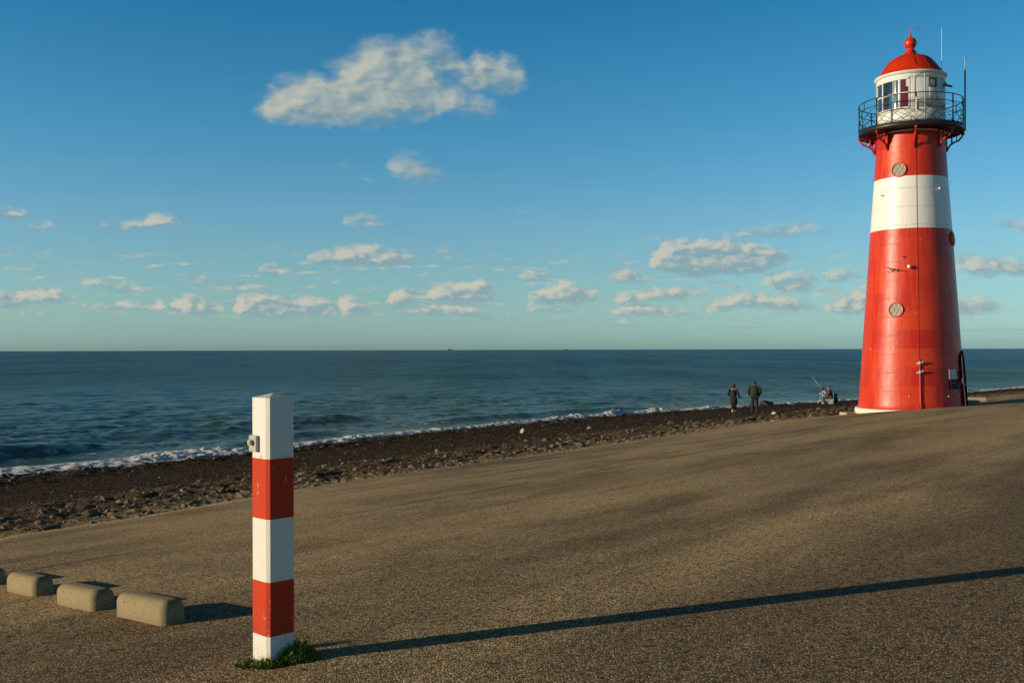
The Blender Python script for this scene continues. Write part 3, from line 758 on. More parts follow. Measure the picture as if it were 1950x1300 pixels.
# lantern room: wall with a glazed sector from -225 to -1.5 degrees
RL = 1.40; Z0, Z1, Z2, Z3 = 9.47, 10.17, 11.42, 11.72
def wallseg(mb, a0, a1, z0, z1, r=RL, th=.06, n=None):
    n = n or max(2, int(abs(a1-a0)/3))
    mb.lathe([(r-th, zl(z0)), (r, zl(z0)), (r, zl(z1)), (r-th, zl(z1))], n, a0, a1, close=True)
mb = MB()
wallseg(mb, -225, 135, Z0, Z1); wallseg(mb, -225, 135, Z2, Z3)
wallseg(mb, -1.2, 31.5, Z1, Z2); wallseg(mb, 46.5, 135, Z1, Z2); wallseg(mb, 31.5, 46.5, Z1, 11.05); wallseg(mb, 31.5, 46.5, 11.39, Z2)
lw = mb.build('lantern_wall', M_WHITE, LH)
panes = [(-225,-200),(-200,-178),(-178,-155),(-155,-132),(-132,-107),(-107,-80),(-80,-53),(-53,-29.4),(-29.4,-19)]
fr = MB()
for a in (-225,-200,-178,-155,-132,-107,-80,-53,-18.2,-1.6):
    wd = 1.3 if a != -18.2 else 2.2
    wallseg(fr, a-wd, a+wd, Z1, Z2, RL+.012, .07, 2)
wallseg(fr, -29.4-.5, -29.4+.5, Z1, Z2, RL+.005, .05, 2)
wallseg(fr, -225, -1.5, 10.78, 10.84, RL+.015, .06)
wallseg(fr, -225, -1.5, Z1-.02, Z1+.04, RL+.02, .07)
wallseg(fr, -225, -1.5, Z2-.04, Z2+.03, RL+.02, .07)
wf = fr.build('glazing_frame', M_WHITE, LH)
for a0, a1 in panes:
    g = MB(); g.lathe([(RL-.03, zl(Z1)), (RL-.03, zl(Z2))], 5, a0, a1); g.build('window_pane', M_GLASS, wf)
M_REDP = paint('red_backed_pane', (.11,.008,.022), .25)
g = MB(); g.lathe([(RL-.02, zl(Z1)), (RL-.02, zl(Z2))], 5, -18.2, -1.6); g.build('window_pane', M_REDP, wf)
g = MB(); g.lathe([(RL-.10+.012*(i % 2), zl(z)) for i, z in enumerate((Z1, Z2))], 24, -19, -1); g.build('curtain', M_CURT, lw)
g = MB(); g.box((0, 0, 0), (.10, .012, .30)); g.xf(Matrix.Translation(cyl(RL-.012, -5.2, 11.22)) @ Matrix.Rotation(R(-5), 4, 'Z')); g.build('notice_in_window', M_PAPER, wf)
# small yellow window
g = MB(); wallseg(g, 31.5, 46.5, 11.05, 11.39, RL-.03, .02, 4); g.build('small_window', M_YEL, lw)
g = MB()
for a in (31.3, 46.7): wallseg(g, a-.4, a+.4, 11.03, 11.41, RL+.01, .05, 2)
wallseg(g, 31, 46.9, 11.39, 11.41, RL+.012, .05); wallseg(g, 31, 46.9, 11.03, 11.05, RL+.02, .07)
g.build('small_window_frame', M_DKGREEN, lw)
# vertical laps on the lantern wall
g = MB()
for a in (8, 24, 56, 74, 92, 112): wallseg(g, a-.35, a+.35, Z0, 11.62, RL+.006, .012, 1)
g.build('wall_batten', M_WHITE, lw)
# optic
MB().lathe([(.12, zl(9.5)), (.12, zl(10.3)), (.30, zl(10.35)), (.34, zl(10.5)), (.30, zl(10.6)), (.36, zl(10.72)), (.38, zl(10.85)), (.36, zl(10.98)), (.30, zl(11.1)), (.33, zl(11.2)), (.22, zl(11.35)), (.02, zl(11.4))], 32).build('optic', M_LENS, LH)
MB().lathe([(.01, zl(9.48)), (1.33, zl(9.48))], 48).build('lantern_floor', M_GREYM, LH)
# cornice and dome
MB().lathe([(1.34, zl(11.60)), (1.415, zl(11.60)), (1.44, zl(11.66)), (1.485, zl(11.69)), (1.485, zl(11.735)), (1.40, zl(11.76)), (1.30, zl(11.76))], 96).build('roof_cornice', M_WHITE, LH)
dome = [(1.45,11.745),(1.38,11.80),(1.30,11.88),(1.22,12.0),(1.13,12.14),(1.02,12.29),(.895,12.44),(.72,12.57),(.53,12.66),(.36,12.71),(.30,12.72),(.29,12.77),(.20,12.79)]
dm = MB().lathe([(r, zl(z)) for r, z in dome], 96).build('dome', M_RED, LH)
rb = MB()
for k in range(12):
    a = 6+30*k
    rb.tube([cyl(r+.001, a, z) for r, z in dome[2:-3]], .007, 5)
rb.build('dome_rib', M_RED, dm)
fin = [(.20,12.74),(.19,12.80),(.25,12.84),(.26,12.87),(.19,12.90),(.15,12.94),(.17,12.98)]
for k in range(0, 13):
    a = R(-62+k*(138/12)); fin.append((.265*math.cos(a), 13.24+.265*math.sin(a)))
fin += [(.045,13.50),(.03,13.62),(.018,13.75),(.006,13.98)]
MB().lathe([(r, zl(z)) for r, z in fin], 40).build('finial', M_RED, LH)
va = MB().tube([(-.02,0,zl(13.80)),(.36,0,zl(13.88))], .009, 5).tube([(.36,0,zl(13.82)),(.36,0,zl(13.97))], .008, 5)
va.box((.33, 0, zl(13.87)), (.08, .008, .05)).build('wind_vane', M_RED2, LH)
# cable down the dome
MB().tube([cyl(.27, 12, 13.2), cyl(.30, 14, 12.95), cyl(.24, 14, 12.8), cyl(.42, 12, 12.72), cyl(.74, 10, 12.58), cyl(1.04, 9, 12.30), cyl(1.24, 10, 12.02), cyl(1.36, 17, 11.84), cyl(1.46, 19, 11.77)], .012, 5).build('dome_cable', M_RED2, LH)
MB().tube([cyl(1.45, 14, 11.62), cyl(1.42, 7, 11.45), cyl(1.415, 6.5, 10.9), cyl(1.42, 7, 9.5)], .010, 5).build('wall_cable', M_GREYM, LH)
# antennas
MB().tube([cyl(1.28, 99, 11.78), cyl(1.28, 99, 12.3), cyl(1.28, 99, 13.86)], [.018, .013, .010], 6).build('whip_antenna', M_WHITE, LH)
m = MB().tube([cyl(2.18, 93, 9.3), cyl(2.18, 93, 11.9)], .032, 8); m.build('sensor_pole', M_BLACK, LH)
m = MB().tube([cyl(2.18, 93, 11.9), cyl(2.18, 93, 12.38)], .024, 8).ball(cyl(2.18, 93, 12.42), .06, 10, 6, (1,1,.6)); m.build('weather_sensor', M_GREYM, LH)
m = MB(); m.tube([cyl(1.40, 72, 11.23), cyl(1.60, 72, 11.25)], .02, 6); m.box((0,0,0), (.36,.22,.05), None, .01)
m.build('flood_lamp_arm', M_GREYM, LH) if False else m.bm.free()
fl = MB().box((0,0,0), (.34,.24,.045), None, .012); fl.xf(Matrix.Translation(cyl(1.58, 72, 11.15)) @ Matrix.Rotation(R(18), 4, 'Y')); flo = fl.build('flood_lamp', M_BLACK, LH)
MB().tube([cyl(1.39, 70, 11.22), cyl(1.52, 70, 11.22)], .02, 6).ball(cyl(1.50, 68, 11.26), .05, 10, 6).build('lamp_arm', M_GREYM, flo)
# portholes
def porthole(phi, z, r=.30):
    rr = rt(z)
    M = Matrix.Translation(cyl(rr, phi, z)) @ Matrix.Rotation(R(phi), 4, 'Z') @ Matrix.Rotation(R(90-4), 4, 'X')
    f = MB().lathe([(r-.01, -.08), (r+.012, -.08), (r+.012, .035), (r, .045), (r-.02, .04), (r-.02, -.02)], 40); f.xf(M)
    fo = f.build('porthole_frame', M_RED, LH)
    p = MB().lathe([(.002, .006), (r-.01, .006)], 32); p.xf(M); p.build('porthole_pane', M_DKGLASS, fo)
    g = MB()
    for k in range(7):
        cx, cy = (0, 0) if k == 0 else (.62*r*math.cos(R(60*k)), .62*r*math.sin(R(60*k)))
        rr_ = r*.32
        g.tube([(cx+rr_*math.cos(R(30*i)), cy+rr_*math.sin(R(30*i)), .018) for i in range(13)], .012, 5, cap=False)
    g.tube([(.94*r*math.cos(R(12*i)), .94*r*math.sin(R(12*i)), .02) for i in range(31)], .016, 5, cap=False)
    g.xf(M); g.build('porthole_grille', M_TANP, fo)
porthole(-18, 7.56); porthole(-18, 1.63); porthole(76, 4.66)
# lightning conductor and the pipe at the foot
MB().tube([cyl(rt(z)+.012, 8.6, z) for z in (8.9, 7.3, 5.06, 1.94, -.4, -.6)], .007, 6).build('conductor_cable', M_RED2, LH)
m = MB().tube([cyl(rt(z)+.05, 9.3, z) for z in (-.45, -1.0, -1.75, -2.2, -2.62)], .028, 8); m.build('down_pipe', M_RED, LH)
for z in (-.60, -.98):
    m = MB().ball(cyl(rt(z)+.07, 9.3, z), .08, 10, 8).tube([cyl(rt(z)+.08, 5.5, z-.03), cyl(rt(z)+.08, 12.5, z+.02)], .028, 8).ball(cyl(rt(z)+.12, 12, z+.05), .045, 8, 6)
    m.build('pipe_valve', M_GREYM, LH)
# wall lamps and fittings
def fitting(phi, z, r=.055, arm=.14, mat=M_WHITE, name='wall_lamp'):
    m = MB().ball(cyl(rt(z)+arm, phi, z), r, 12, 8).tube([cyl(rt(z)-.01, phi, z), cyl(rt(z)+arm, phi, z)], .022, 6)
    m.build(name, mat, LH)
fitting(-2, 3.42, .085, .14); fitting(44, 6.72, .05, .10); fitting(-45, 6.55, .045, .10); fitting(-9, 3.85, .03, .06, M_BLACK, 'wall_bolt')
m = MB().tube([cyl(rt(3.4)+.22, -33, 3.46), cyl(rt(3.4)+.22, -10, 3.26)], .014, 6).tube([cyl(rt(3.3)+.0, -24, 3.26), cyl(rt(3.4)+.22, -24, 3.37)], .02, 6)
m.tube([cyl(rt(3.3)+.15, -31, 3.22), cyl(rt(3.3)+.15, -18, 3.30)], .012, 5).ball(cyl(rt(3.3)+.18, -20, 3.32), .04, 8, 6).build('wall_antenna', M_BLACK, LH)
for phi, z in ((-2, -1.98), (42, -1.98), (60, -1.98), (-53, -.02), (-24, .0), (-19, .0)):
    MB().ball(cyl(rt(z)+.01, phi, z), .028, 8, 6).build('wall_stud', M_WHITE, LH)
# doorway on the right-hand side, an arched portal with the leaf ajar
DP = 80
DM = Matrix.Translation(cyl(2.175, DP, 0)*1.0 - Vector((0,0,zl(0))) + Vector((0,0,zl(-2.58)))) @ Matrix.Rotation(R(DP), 4, 'Z') @ Matrix.Rotation(R(-4.2), 4, 'X')
def arch(w, h, n=12): return [(-w/2, 0)]+[(-w/2*math.cos(math.pi*k/n), h-w/2+w/2*math.sin(math.pi*k/n)) for k in range(n+1)]+[(w/2, 0)]
m = MB()
outer = arch(1.02, 2.50); inner = arch(.88, 2.40)
bm = m.bm
for y in (0,):
    Ao = [bm.verts.new((p[0], -.055, p[1])) for p in outer]; Ai = [bm.verts.new((p[0], -.055, p[1])) for p in inner]
    Bo = [bm.verts.new((p[0], .45, p[1])) for p in outer]; Bi = [bm.verts.new((p[0], .20, p[1])) for p in inner]
    for k in range(len(outer)-1):
        bm.faces.new((Ao[k], Ao[k+1], Ai[k+1], Ai[k])); bm.faces.new((Ao[k], Bo[k], Bo[k+1], Ao[k+1])); bm.faces.new((Ai[k], Ai[k+1], Bi[k+1], Bi[k]))
m.xf(DM); dfr = m.build('door_frame', M_DOORRED, LH)
m = MB().prism(arch(.86, 2.39), .05); m.xf(DM @ Matrix.Translation((0, .02, 0))); dl = m.build('door_leaf', M_DOORRED, LH)
MB().ball(DM @ Vector((.3, -.02, 1.05)), .035, 8, 6).build('door_handle', M_GREYM, dl)
m = MB().box((0,0,.80), (.30,.05,1.68), None, .01); m.xf(Matrix.Translation(cyl(2.15, 64.5, -2.58)) @ Matrix.Rotation(R(66), 4, 'Z') @ Matrix.Rotation(R(-3.5), 4, 'X')); gs = m.build('green_shutter', M_DKGREEN, LH)
def plate(name, phi, z0, z1, w, mat, off=.03, parent=LH):
    zc = (z0+z1)/2
    m = MB().box((0,0,0), (w, .015, z1-z0), None, .004, 1)
    m.xf(Matrix.Translation(cyl(rt(zc)+off, phi, zc)) @ Matrix.Rotation(R(phi), 4, 'Z') @ Matrix.Rotation(R(-4), 4, 'X'))
    return m.build(name, mat, parent)
pn = plate('notice_board', 48.5, -1.27, -.87, .42, M_PAPER, .06)
bs = plate('blue_sign', 51, -1.70, -1.28, .44, M_BLUE, .06)
M_INK = material('dark_print', None, (.05,.06,.08), .6); M_INKW = material('white_print', None, (.55,.6,.7), .6)
def strokes(parent, phi, zc, rows, mat, off):
    for z, segs in rows:
      for a, b in segs:
        m = MB().box(((a+b)/2, 0, z), (b-a, .003, .012))
        m.xf(Matrix.Translation(cyl(rt(zc)+off, phi, zc)) @ Matrix.Rotation(R(phi), 4, 'Z') @ Matrix.Rotation(R(-4), 4, 'X'))
        m.build('print_line', mat, parent)
strokes(pn, 48.5, -1.07, [(.17, [(-.01,.02)]), (.14, [(-.01,.02)]), (.11, [(-.01,.02)]), (-.02, [(-.15,-.02),(.0,.14)]), (-.07, [(-.15,.05),(.07,.15)]), (-.12, [(-.15,-.05),(-.03,.1)])], M_INK, .07)
strokes(bs, 51, -1.49, [(.06, [(-.12,-.02),(.0,.06)])], M_INKW, .07)
wn = plate('small_white_sign', 65.5, -1.46, -1.24, .15, M_PAPER, .10)
strokes(wn, 65.5, -1.35, [(.03, [(-.03,.03)]), (.0, [(-.03,.03)]), (-.03, [(-.02,.02)])], M_BLACK, .115)

# ------------------------------------------------------------------ striped post
M_PRED = None
def m_postred(nt):
    co = objco(nt)
    n = nt.noise(co, 9, 6, .65); g = nt.noise(nt.scale(co, (6, 6, .8)), 12, 5, .7)
    c = nt.mix(n, (.46,.034,.008), (.56,.048,.013))
    c = nt.mix(nt.ss(nt.noise(nt.scale(co, (1, 1, .45)), 26, 5, .7), .625, .68, 0, .8), c, (.62,.45,.33))
    z = nt.sep(co)[2]
    low = nt.ss(z, .15, .30, 1, 0)
    c = nt.mix(nt.m('MULTIPLY', nt.ss(nt.noise(co, 60, 6, .8), .5, .62, 0, .8), low), c, (.16,.05,.03))
    nt.put(nt.b.inputs['Base Color'], c); nt.put(nt.b.inputs['Normal'], nt.bump(g, .3, .003))
def m_postwhite(nt):
    co = objco(nt)
    n = nt.noise(co, 7, 6, .65); g = nt.noise(nt.scale(co, (6, 6, .8)), 12, 5, .7)
    c = nt.mix(n, (.64,.62,.56), (.76,.745,.69))
    c = nt.mix(nt.ss(g, .56, .74, 0, .5), c, (.52,.47,.38))
    c = nt.mix(nt.ss(nt.noise(co, 30, 5, .75), .66, .72, 0, .6), c, (.40,.36,.30))
    z = nt.sep(co)[2]
    c = nt.mix(nt.m('MULTIPLY', nt.ss(nt.noise(co, 30, 6, .8), .48, .62, 0, .75), nt.ss(z, .0, .10, 1, 0)), c, (.30,.22,.12))
    c = nt.mix(nt.m('MULTIPLY', nt.ss(nt.noise(co, 40, 4, .7), .52, .60, 0, .8), nt.m('MULTIPLY', nt.ss(z, .935, .95), nt.ss(z, .955, .995, 1, 0))), c, (.62,.25,.06))
    nt.put(nt.b.inputs['Base Color'], c); nt.put(nt.b.inputs['Normal'], nt.bump(g, .3, .003))
M_PR = material('post_red_paint', m_postred, rough=.7, spec=.2); M_PW = material('post_white_paint', m_postwhite, rough=.5)
PX, PY = -1.133, 4.85
pz = float(pave(*[np.array([v]) for v in st(PX, PY)])[0])
POST = empty('striped_post', (PX, PY, pz), R(45.8), label='square post striped red and white with a pointed top, weeds at its foot', cat='post')
HW = .0735; CH = .013
def octa(h, c=CH): return [(h, -h+c), (h, h-c), (h-c, h), (-h+c, h), (-h, h-c), (-h, -h+.021), (-h+.010, -h), (h-c, -h)]
def poststage(name, z0, z1, mat, h=HW, point=False):
    m = MB(); o = octa(h)
    A = [m.bm.verts.new((x, y, z0)) for x, y in o]; B = [m.bm.verts.new((x, y, z1)) for x, y in o]
    for k in range(8): m.bm.faces.new((A[k], A[(k+1)%8], B[(k+1)%8], B[k]))
    m.bm.faces.new(A[::-1])
    if point:
        ap = m.bm.verts.new((0, 0, z1+.020))
        for k in range(8): m.bm.faces.new((B[k], B[(k+1)%8], ap))
    else: m.bm.faces.new(B)
    return m.build(name, mat, POST)
def zp(v): return v-pz
poststage('white_section', -.12, zp(-1.331), M_PW)
poststage('red_section', zp(-1.331), zp(-1.079), M_PR, HW+.0006)
poststage('white_section', zp(-1.079), zp(-.787), M_PW)
poststage('red_section', zp(-.787), zp(-.5065), M_PR, HW+.0006)
poststage('white_section', zp(-.5065), zp(-.222), M_PW, HW, True)
# plate with a bolt on the sunlit face (local -x side)
M_PLATE = paint('grey_plastic_plate', (.40,.40,.35), .5, .2, (.3,.25,.18), .001, 20)
# faces: local normals -x -> world angle 225.8 (left face); -y -> -44 (right face)
pl = MB().box((-HW-.008, .036, zp(-.437)), (.016, .066, .076), None, .003, 2).build('lock_plate', M_PLATE, POST)
MB().tube([(-HW-.014, .040, zp(-.432)), (-HW-.022, .040, zp(-.432)), (-HW-.026, .040, zp(-.432))], [.011, .011, .009], 14).tube([(-HW-.025, .040, zp(-.432)), (-HW-.033, .040, zp(-.432))], [.0135, .0135], 14).tube([(-HW-.0335, .040, zp(-.432)), (-HW-.036, .040, zp(-.432))], [.006, .006], 10).build('bolt', M_GREYM, pl)

# ------------------------------------------------------------------ weeds at the foot of the post
def m_leaf(nt):
    oi = nt.node('ShaderNodeObjectInfo'); co = objco(nt)
    n = nt.noise(co, 55, 2); 
    c = nt.mix(nt.ss(n, .35, .65), (.07,.13,.012), (.21,.31,.035))
    c = nt.mix(nt.ss(nt.noise(co, 22, 2), .60, .72, 0, .6), c, (.20,.13,.06))
    nt.put(nt.b.inputs['Base Color'], c)
M_LEAF = material('weed_leaf', m_leaf, rough=.55)
M_DRY = simple('dry_stalk', (.22,.13,.06), .8, 0, .3, 40)
def weed(cx, cy, rx, ry, h, n, seed, label, dry=30):
    r_ = random.Random(seed)
    z0 = float(pave(*[np.array([v]) for v in st(cx, cy)])[0])
    root = empty('weed_clump', (cx, cy, z0), 0, label=label, cat='weeds', group='weeds at the foot of the post')
    bm = bmesh.new()
    for i in range(n):
        a = r_.uniform(0, 6.283); q = math.sqrt(r_.random())
        x, y = q*rx*math.cos(a), q*ry*math.sin(a)
        hh = h*(1-q*q*.85)*r_.uniform(.35, 1.05)
        base = Vector((x, y, hh*r_.uniform(.0, .8)))
        d = Vector((r_.gauss(0, 1), r_.gauss(0, 1), r_.uniform(.0, 1.3))).normalized()
        ln = r_.uniform(.010, .026); w = ln*r_.uniform(.22, .42)
        side = d.cross(Vector((r_.gauss(0,1), r_.gauss(0,1), r_.gauss(0,1)))).normalized()
        nrm = side.cross(d)
        p1 = base+d*ln*.5+nrm*ln*.10; p2 = base+d*ln
        vs = [bm.verts.new(base), bm.verts.new(p1+side*w*.5), bm.verts.new(p2), bm.verts.new(p1-side*w*.5)]
        bm.faces.new(vs)
    me = bpy.data.meshes.new('leaves'); bm.to_mesh(me); bm.free(); link('leaves', me, M_LEAF, root)
    m = MB()
    for i in range(dry):
        a = r_.uniform(0, 6.283); q = math.sqrt(r_.random())
        x, y = q*rx*math.cos(a), q*ry*math.sin(a); l = h*r_.uniform(.5, 1.5)
        dx, dy = r_.gauss(0, .5)*l, r_.gauss(0, .5)*l
        m.tube([(x, y, 0), (x+dx*.5, y+dy*.5, l*.6), (x+dx, y+dy, l)], [.0011, .0009, .0005], 3, cap=False)
    m.build('stalks', M_DRY, root)
def gp(x, y):
    a = ray_pave(x, y); return a[0], a[1]
x_, y_ = gp(553, 1254); weed(x_+.01, y_-.01, .125, .10, .115, 7500, 1, 'bushy green weed in the shade right of the striped post')
x_, y_ = gp(508, 1270); weed(x_, y_, .065, .035, .040, 1500, 2, 'low green weed in front of the striped post', 20)
x_, y_ = gp(475, 1268); weed(x_, y_, .060, .028, .030, 1300, 3, 'flat green weed left of the striped post', 24)
x_, y_ = gp(541, 1236); weed(x_, y_, .038, .03, .125, 500, 4, 'tall thin dark sprig against the shaded face of the striped post', 60)

# ------------------------------------------------------------------ concrete parking blocks
def m_conc(nt):
    co = objco(nt)
    n = nt.noise(co, 5, 6, .65); f = nt.noise(co, 90, 5, .7)
    c = nt.mix(n, (.23,.175,.088), (.33,.255,.135))
    c = nt.mix(nt.ss(f, .55, .7, 0, .4), c, (.15,.12,.07))
    pit = nt.voro(nt.scale(co, (1, 1.8, 1.8)), 26, 'F1', 'Distance')
    pr = nt.sep(nt.voro(nt.scale(co, (1, 1.8, 1.8)), 26, 'F1', 'Color'))
    hole = nt.m('MULTIPLY', nt.ss(pit, .12, .26, 1, 0), nt.ss(pr[0], .55, .60))
    c = nt.mix(nt.m('MULTIPLY', hole, .8), c, (.10,.08,.05))
    z = nt.sep(co)[2]
    c = nt.mix(nt.ss(nt.noise(co, 2.2, 5, .7), .48, .7, 0, .45), c, (.17,.15,.09))
    c = nt.mix(nt.m('MULTIPLY', nt.ss(z, .0, .06, .6, 0), nt.ss(f, .3, .6)), c, (.20,.14,.07))
    nt.put(nt.b.inputs['Base Color'], c)
    nt.put(nt.b.inputs['Normal'], nt.bump(nt.m('SUBTRACT', nt.m('MULTIPLY', f, .6), hole), 1., .008))
M_CONC = material('concrete_block', m_conc, rough=.85)
def block_mesh(L=.60, W=.155, H=.138):
    bm = bmesh.new(); bmesh.ops.create_cube(bm, size=1)
    bmesh.ops.transform(bm, matrix=Matrix.Translation((L/2, W/2, H/2-.10)) @ Matrix.Diagonal((L, W, H+.20, 1)), verts=bm.verts)
    ed = [e for e in bm.edges if any(v.co.z > 0 for v in e.verts)]
    bmesh.ops.bevel(bm, geom=ed, offset=.055, segments=8, affect='EDGES', profile=.5)
    for f in bm.faces: f.smooth = True
    me = bpy.data.meshes.new('parking_block'); bm.to_mesh(me); bm.free(); return me
bme = block_mesh()
BL = [(217,1172,320.5,1194,'pale concrete parking block nearest the striped post, pitted along its upper side'),
      (104,1149,188.5,1167,'pale concrete parking block in the middle of the row, second from the striped post'),
      (9.7,1124.6,81,1142,'smooth pale concrete parking block, third from the striped post'),
      (None,None,None,None,'dark end of a concrete parking block cut off by the left edge of the photo')]
prev = None; ang = R(-44.5)
for i, (ax, ay, bx, by, lab) in enumerate(BL):
    if ax is not None:
        a = gp(ax, ay); b = gp(bx, by); ang = math.atan2(b[1]-a[1], b[0]-a[0]); print('block', a, b, math.degrees(ang), math.hypot(a[0]-b[0], a[1]-b[1]))
        ang = ang*.5+R(-45.5)*.5
        pos = a
    else:
        pos = (prev[0]-.92*math.cos(ang)-.06, prev[1]-.92*math.sin(ang)+.05)
    prev = pos
    cx, cy = pos[0]+.33*math.cos(ang), pos[1]+.33*math.sin(ang)
    z0 = float(pave(*[np.array([v]) for v in st(*pos)])[0]); z1 = float(pave(*[np.array([v]) for v in st(pos[0]+.66*math.cos(ang), pos[1]+.66*math.sin(ang))])[0])
    o = bpy.data.objects.new('parking_block', bme); COL.objects.link(o)
    if i == 0: bme.materials.append(M_CONC)
    o.scale = ((1.06, 1, 1.04), (1.0, 1.03, .98), (.97, .98, 1.0), (1, 1, .97))[i]
    o.location = (pos[0], pos[1], z0-.004); o.rotation_euler = (0, -math.atan2(z1-z0, .66), ang)
    tag(o, lab, 'parking block', 'concrete parking blocks in a row')

# ------------------------------------------------------------------ stones
def m_rock(nt):
    co = objco(nt); oi = nt.node('ShaderNodeObjectInfo').outputs['Random']
    n = nt.noise(co, 3, 6, .7)
    a = nt.mix(oi, (.045,.032,.020), (.13,.10,.065)); b = nt.mix(oi, (.075,.052,.032), (.21,.165,.11))
    nt.put(nt.b.inputs['Base Color'], nt.mix(n, a, b))
    nt.put(nt.b.inputs['Normal'], nt.bump(n, .8, .05))
M_ROCK = material('rubble_stone', m_rock, rough=.85)
M_WETROCK = simple('wet_dark_stone', (.045,.036,.027), .5, 0, .5, 4, .03)
def rock_mesh(seed, sub=2, flat=.6):
    r_ = random.Random(seed); bm = bmesh.new()
    bmesh.ops.create_icosphere(bm, subdivisions=sub, radius=1)
    planes = [(Vector((r_.gauss(0,1), r_.gauss(0,1), r_.gauss(0,1))).normalized(), r_.uniform(.45, .85)) for _ in range(9)]
    for v in bm.verts:
        for nrm, d in planes:
            k = v.co.dot(nrm)-d
            if k > 0: v.co -= nrm*k
        v.co *= 1+r_.uniform(-.05, .05)
    bmesh.ops.transform(bm, matrix=Matrix.Diagonal((1.15, .85, flat, 1)), verts=bm.verts)
    me = bpy.data.meshes.new('stone'); bm.to_mesh(me); bm.free(); return me
RM = [rock_mesh(100+i, 2, (.45,.6,.35,.7,.5,.4,.55,.65)[i]) for i in range(8)]; RW = [m.copy() for m in RM]
for m in RM: m.materials.append(M_ROCK)
for m in RW: m.materials.append(M_WETROCK)
r_ = random.Random(5)
def bz(s, t): return float(beach(np.array([s]), np.array([t]))[0])
def stone(s, t, size, meshes, label, group, name='stone', cat='stone', sx=1.):
    X, Y = xy(s, t); o = bpy.data.objects.new(name, r_.choice(meshes)); COL.objects.link(o)
    o.location = (X, Y, bz(s, t)+size*.12); o.scale = (size*sx, size, size*r_.uniform(.8, 1.1))
    o.rotation_euler = (r_.uniform(-.35, .35), r_.uniform(-.35, .35), r_.uniform(0, 6.28))
    return tag(o, label, cat, group)
for i in range(215):
    t = 6+62*r_.random()**1.15; se = float(s_edge(t)); sh = float(s_shore(t))
    q = abs(r_.gauss(.0, .20))+.02
    s = se+q*(sh-se)
    stone(s, t, r_.uniform(.06, .19)*(1.5 if t > 40 else 1.), RM, 'brown broken stone in the rubble strip just below the pavement edge', 'stones in the rubble strip below the pavement')
for i in range(75):
    t = 14+80*r_.random(); se = float(s_edge(t)); sh = float(s_shore(t))
    s = sh-abs(r_.gauss(.2, 1.0))
    stone(s, t, r_.uniform(.10, .24), RW, 'wet dark stone at the edge of the surf', 'wet stones along the waterline')
# the countless rest
def rubble(name, n, fn, mat, label, seed):
    r2 = random.Random(seed); bm = bmesh.new()
    for i in range(n):
        s, t, size = fn(r2); X, Y = xy(s, t)
        vs = bmesh.ops.create_icosphere(bm, subdivisions=1, radius=1)['verts']
        M = Matrix.Translation((X, Y, bz(s, t)+size*.1)) @ Matrix.Rotation(r2.uniform(0, 6.28), 4, 'Z') @ Matrix.Rotation(r2.uniform(-.5, .5), 4, 'X') @ Matrix.Diagonal((size*r2.uniform(.8, 1.6), size*r2.uniform(.6, 1), size*r2.uniform(.35, .7), 1))
        for v in vs: v.co *= r2.uniform(.78, 1.12)
        bmesh.ops.transform(bm, matrix=M, verts=vs)
    me = bpy.data.meshes.new(name); bm.to_mesh(me); bm.free()
    link(name, me, mat, label=label, cat='rubble', kind='stuff')
def f1(r2):
    t = 5+75*r2.random(); se = float(s_edge(t)); sh = float(s_shore(t)); return se+abs(r2.gauss(0, .17))*(sh-se), t, r2.uniform(.03, .10)
def f2(r2):
    t = 8+90*r2.random(); sh = float(s_shore(t)); return sh-abs(r2.gauss(.3, 1.6)), t, r2.uniform(.03, .11)
def f3(r2):
    t = 6+60*r2.random()**1.3; se = float(s_edge(t)); sh = float(s_shore(t)); return se+r2.random()*(sh-se), t, r2.uniform(.02, .055)
rubble('loose_rubble', 2300, f1, M_ROCK, 'loose brown rubble scattered below the pavement edge', 1)
rubble('wet_rubble', 1100, f2, M_WETROCK, 'small dark wet rubble along the waterline', 2)
rubble('scattered_pebbles', 2200, f3, M_ROCK, 'small stones scattered over the dark beach', 3)
# singled-out stones
def onbeach(x, y): a = ray_beach(x, y); return Vector(a)
M_PALE = simple('pale_stone', (.50,.41,.27), .8, 0, .2, 5, .01)
def boulder(px, py, wpx, hpx, mat, label, cat='boulder', name='boulder', seed=1, flat=None):
    p = onbeach(px, py); sc_ = p.y/F
    me = rock_mesh(seed, 3, 1.0); me.materials.append(mat); me.shade_smooth()
    o = bpy.data.objects.new(name, me); COL.objects.link(o)
    o.location = (p.x, p.y, p.z+hpx*sc_*.38); o.scale = (wpx*sc_*.5, wpx*sc_*.5, hpx*sc_*.62)
    tag(o, label, cat); return o
boulder(995, 824, 11, 10, M_PALE, 'pale rounded boulder alone on the dark beach near the surf', seed=11)
boulder(833, 861, 10, 9, M_PALE, 'pale rounded boulder casting a shadow in the middle of the beach, nearer the camera', seed=12)
boulder(1122, 819, 10, 6, M_PALE, 'square pale olive stone on the beach between the lone boulder and the walkers', seed=13)
p = onbeach(1457, 773)
db = boulder(1460, 774, 24, 13, simple('black_weedy_rock', (.012,.011,.009), .6, 0, .5, 4, .03), 'low black rock at the water behind the man in the green jacket', 'rock', 'large_rock', seed=14)
boulder(1430, 774, 9, 7, M_ROCK, 'brown stone beside the feet of the man in the green jacket', 'rock', 'stone', seed=15)
boulder(1475, 789, 11, 7, M_PALE, 'tan angular stone on the beach right of the two walkers', 'rock', 'stone', seed=16)
boulder(1475, 803, 18, 3, M_PALE, 'flat pale stone slab lying at the pavement edge', 'stone slab', 'stone_slab', seed=17)
boulder(1612, 777, 12, 6, M_WETROCK, 'dark rock on the rubble just left of the lighthouse plinth', 'rock', 'large_rock', seed=18)
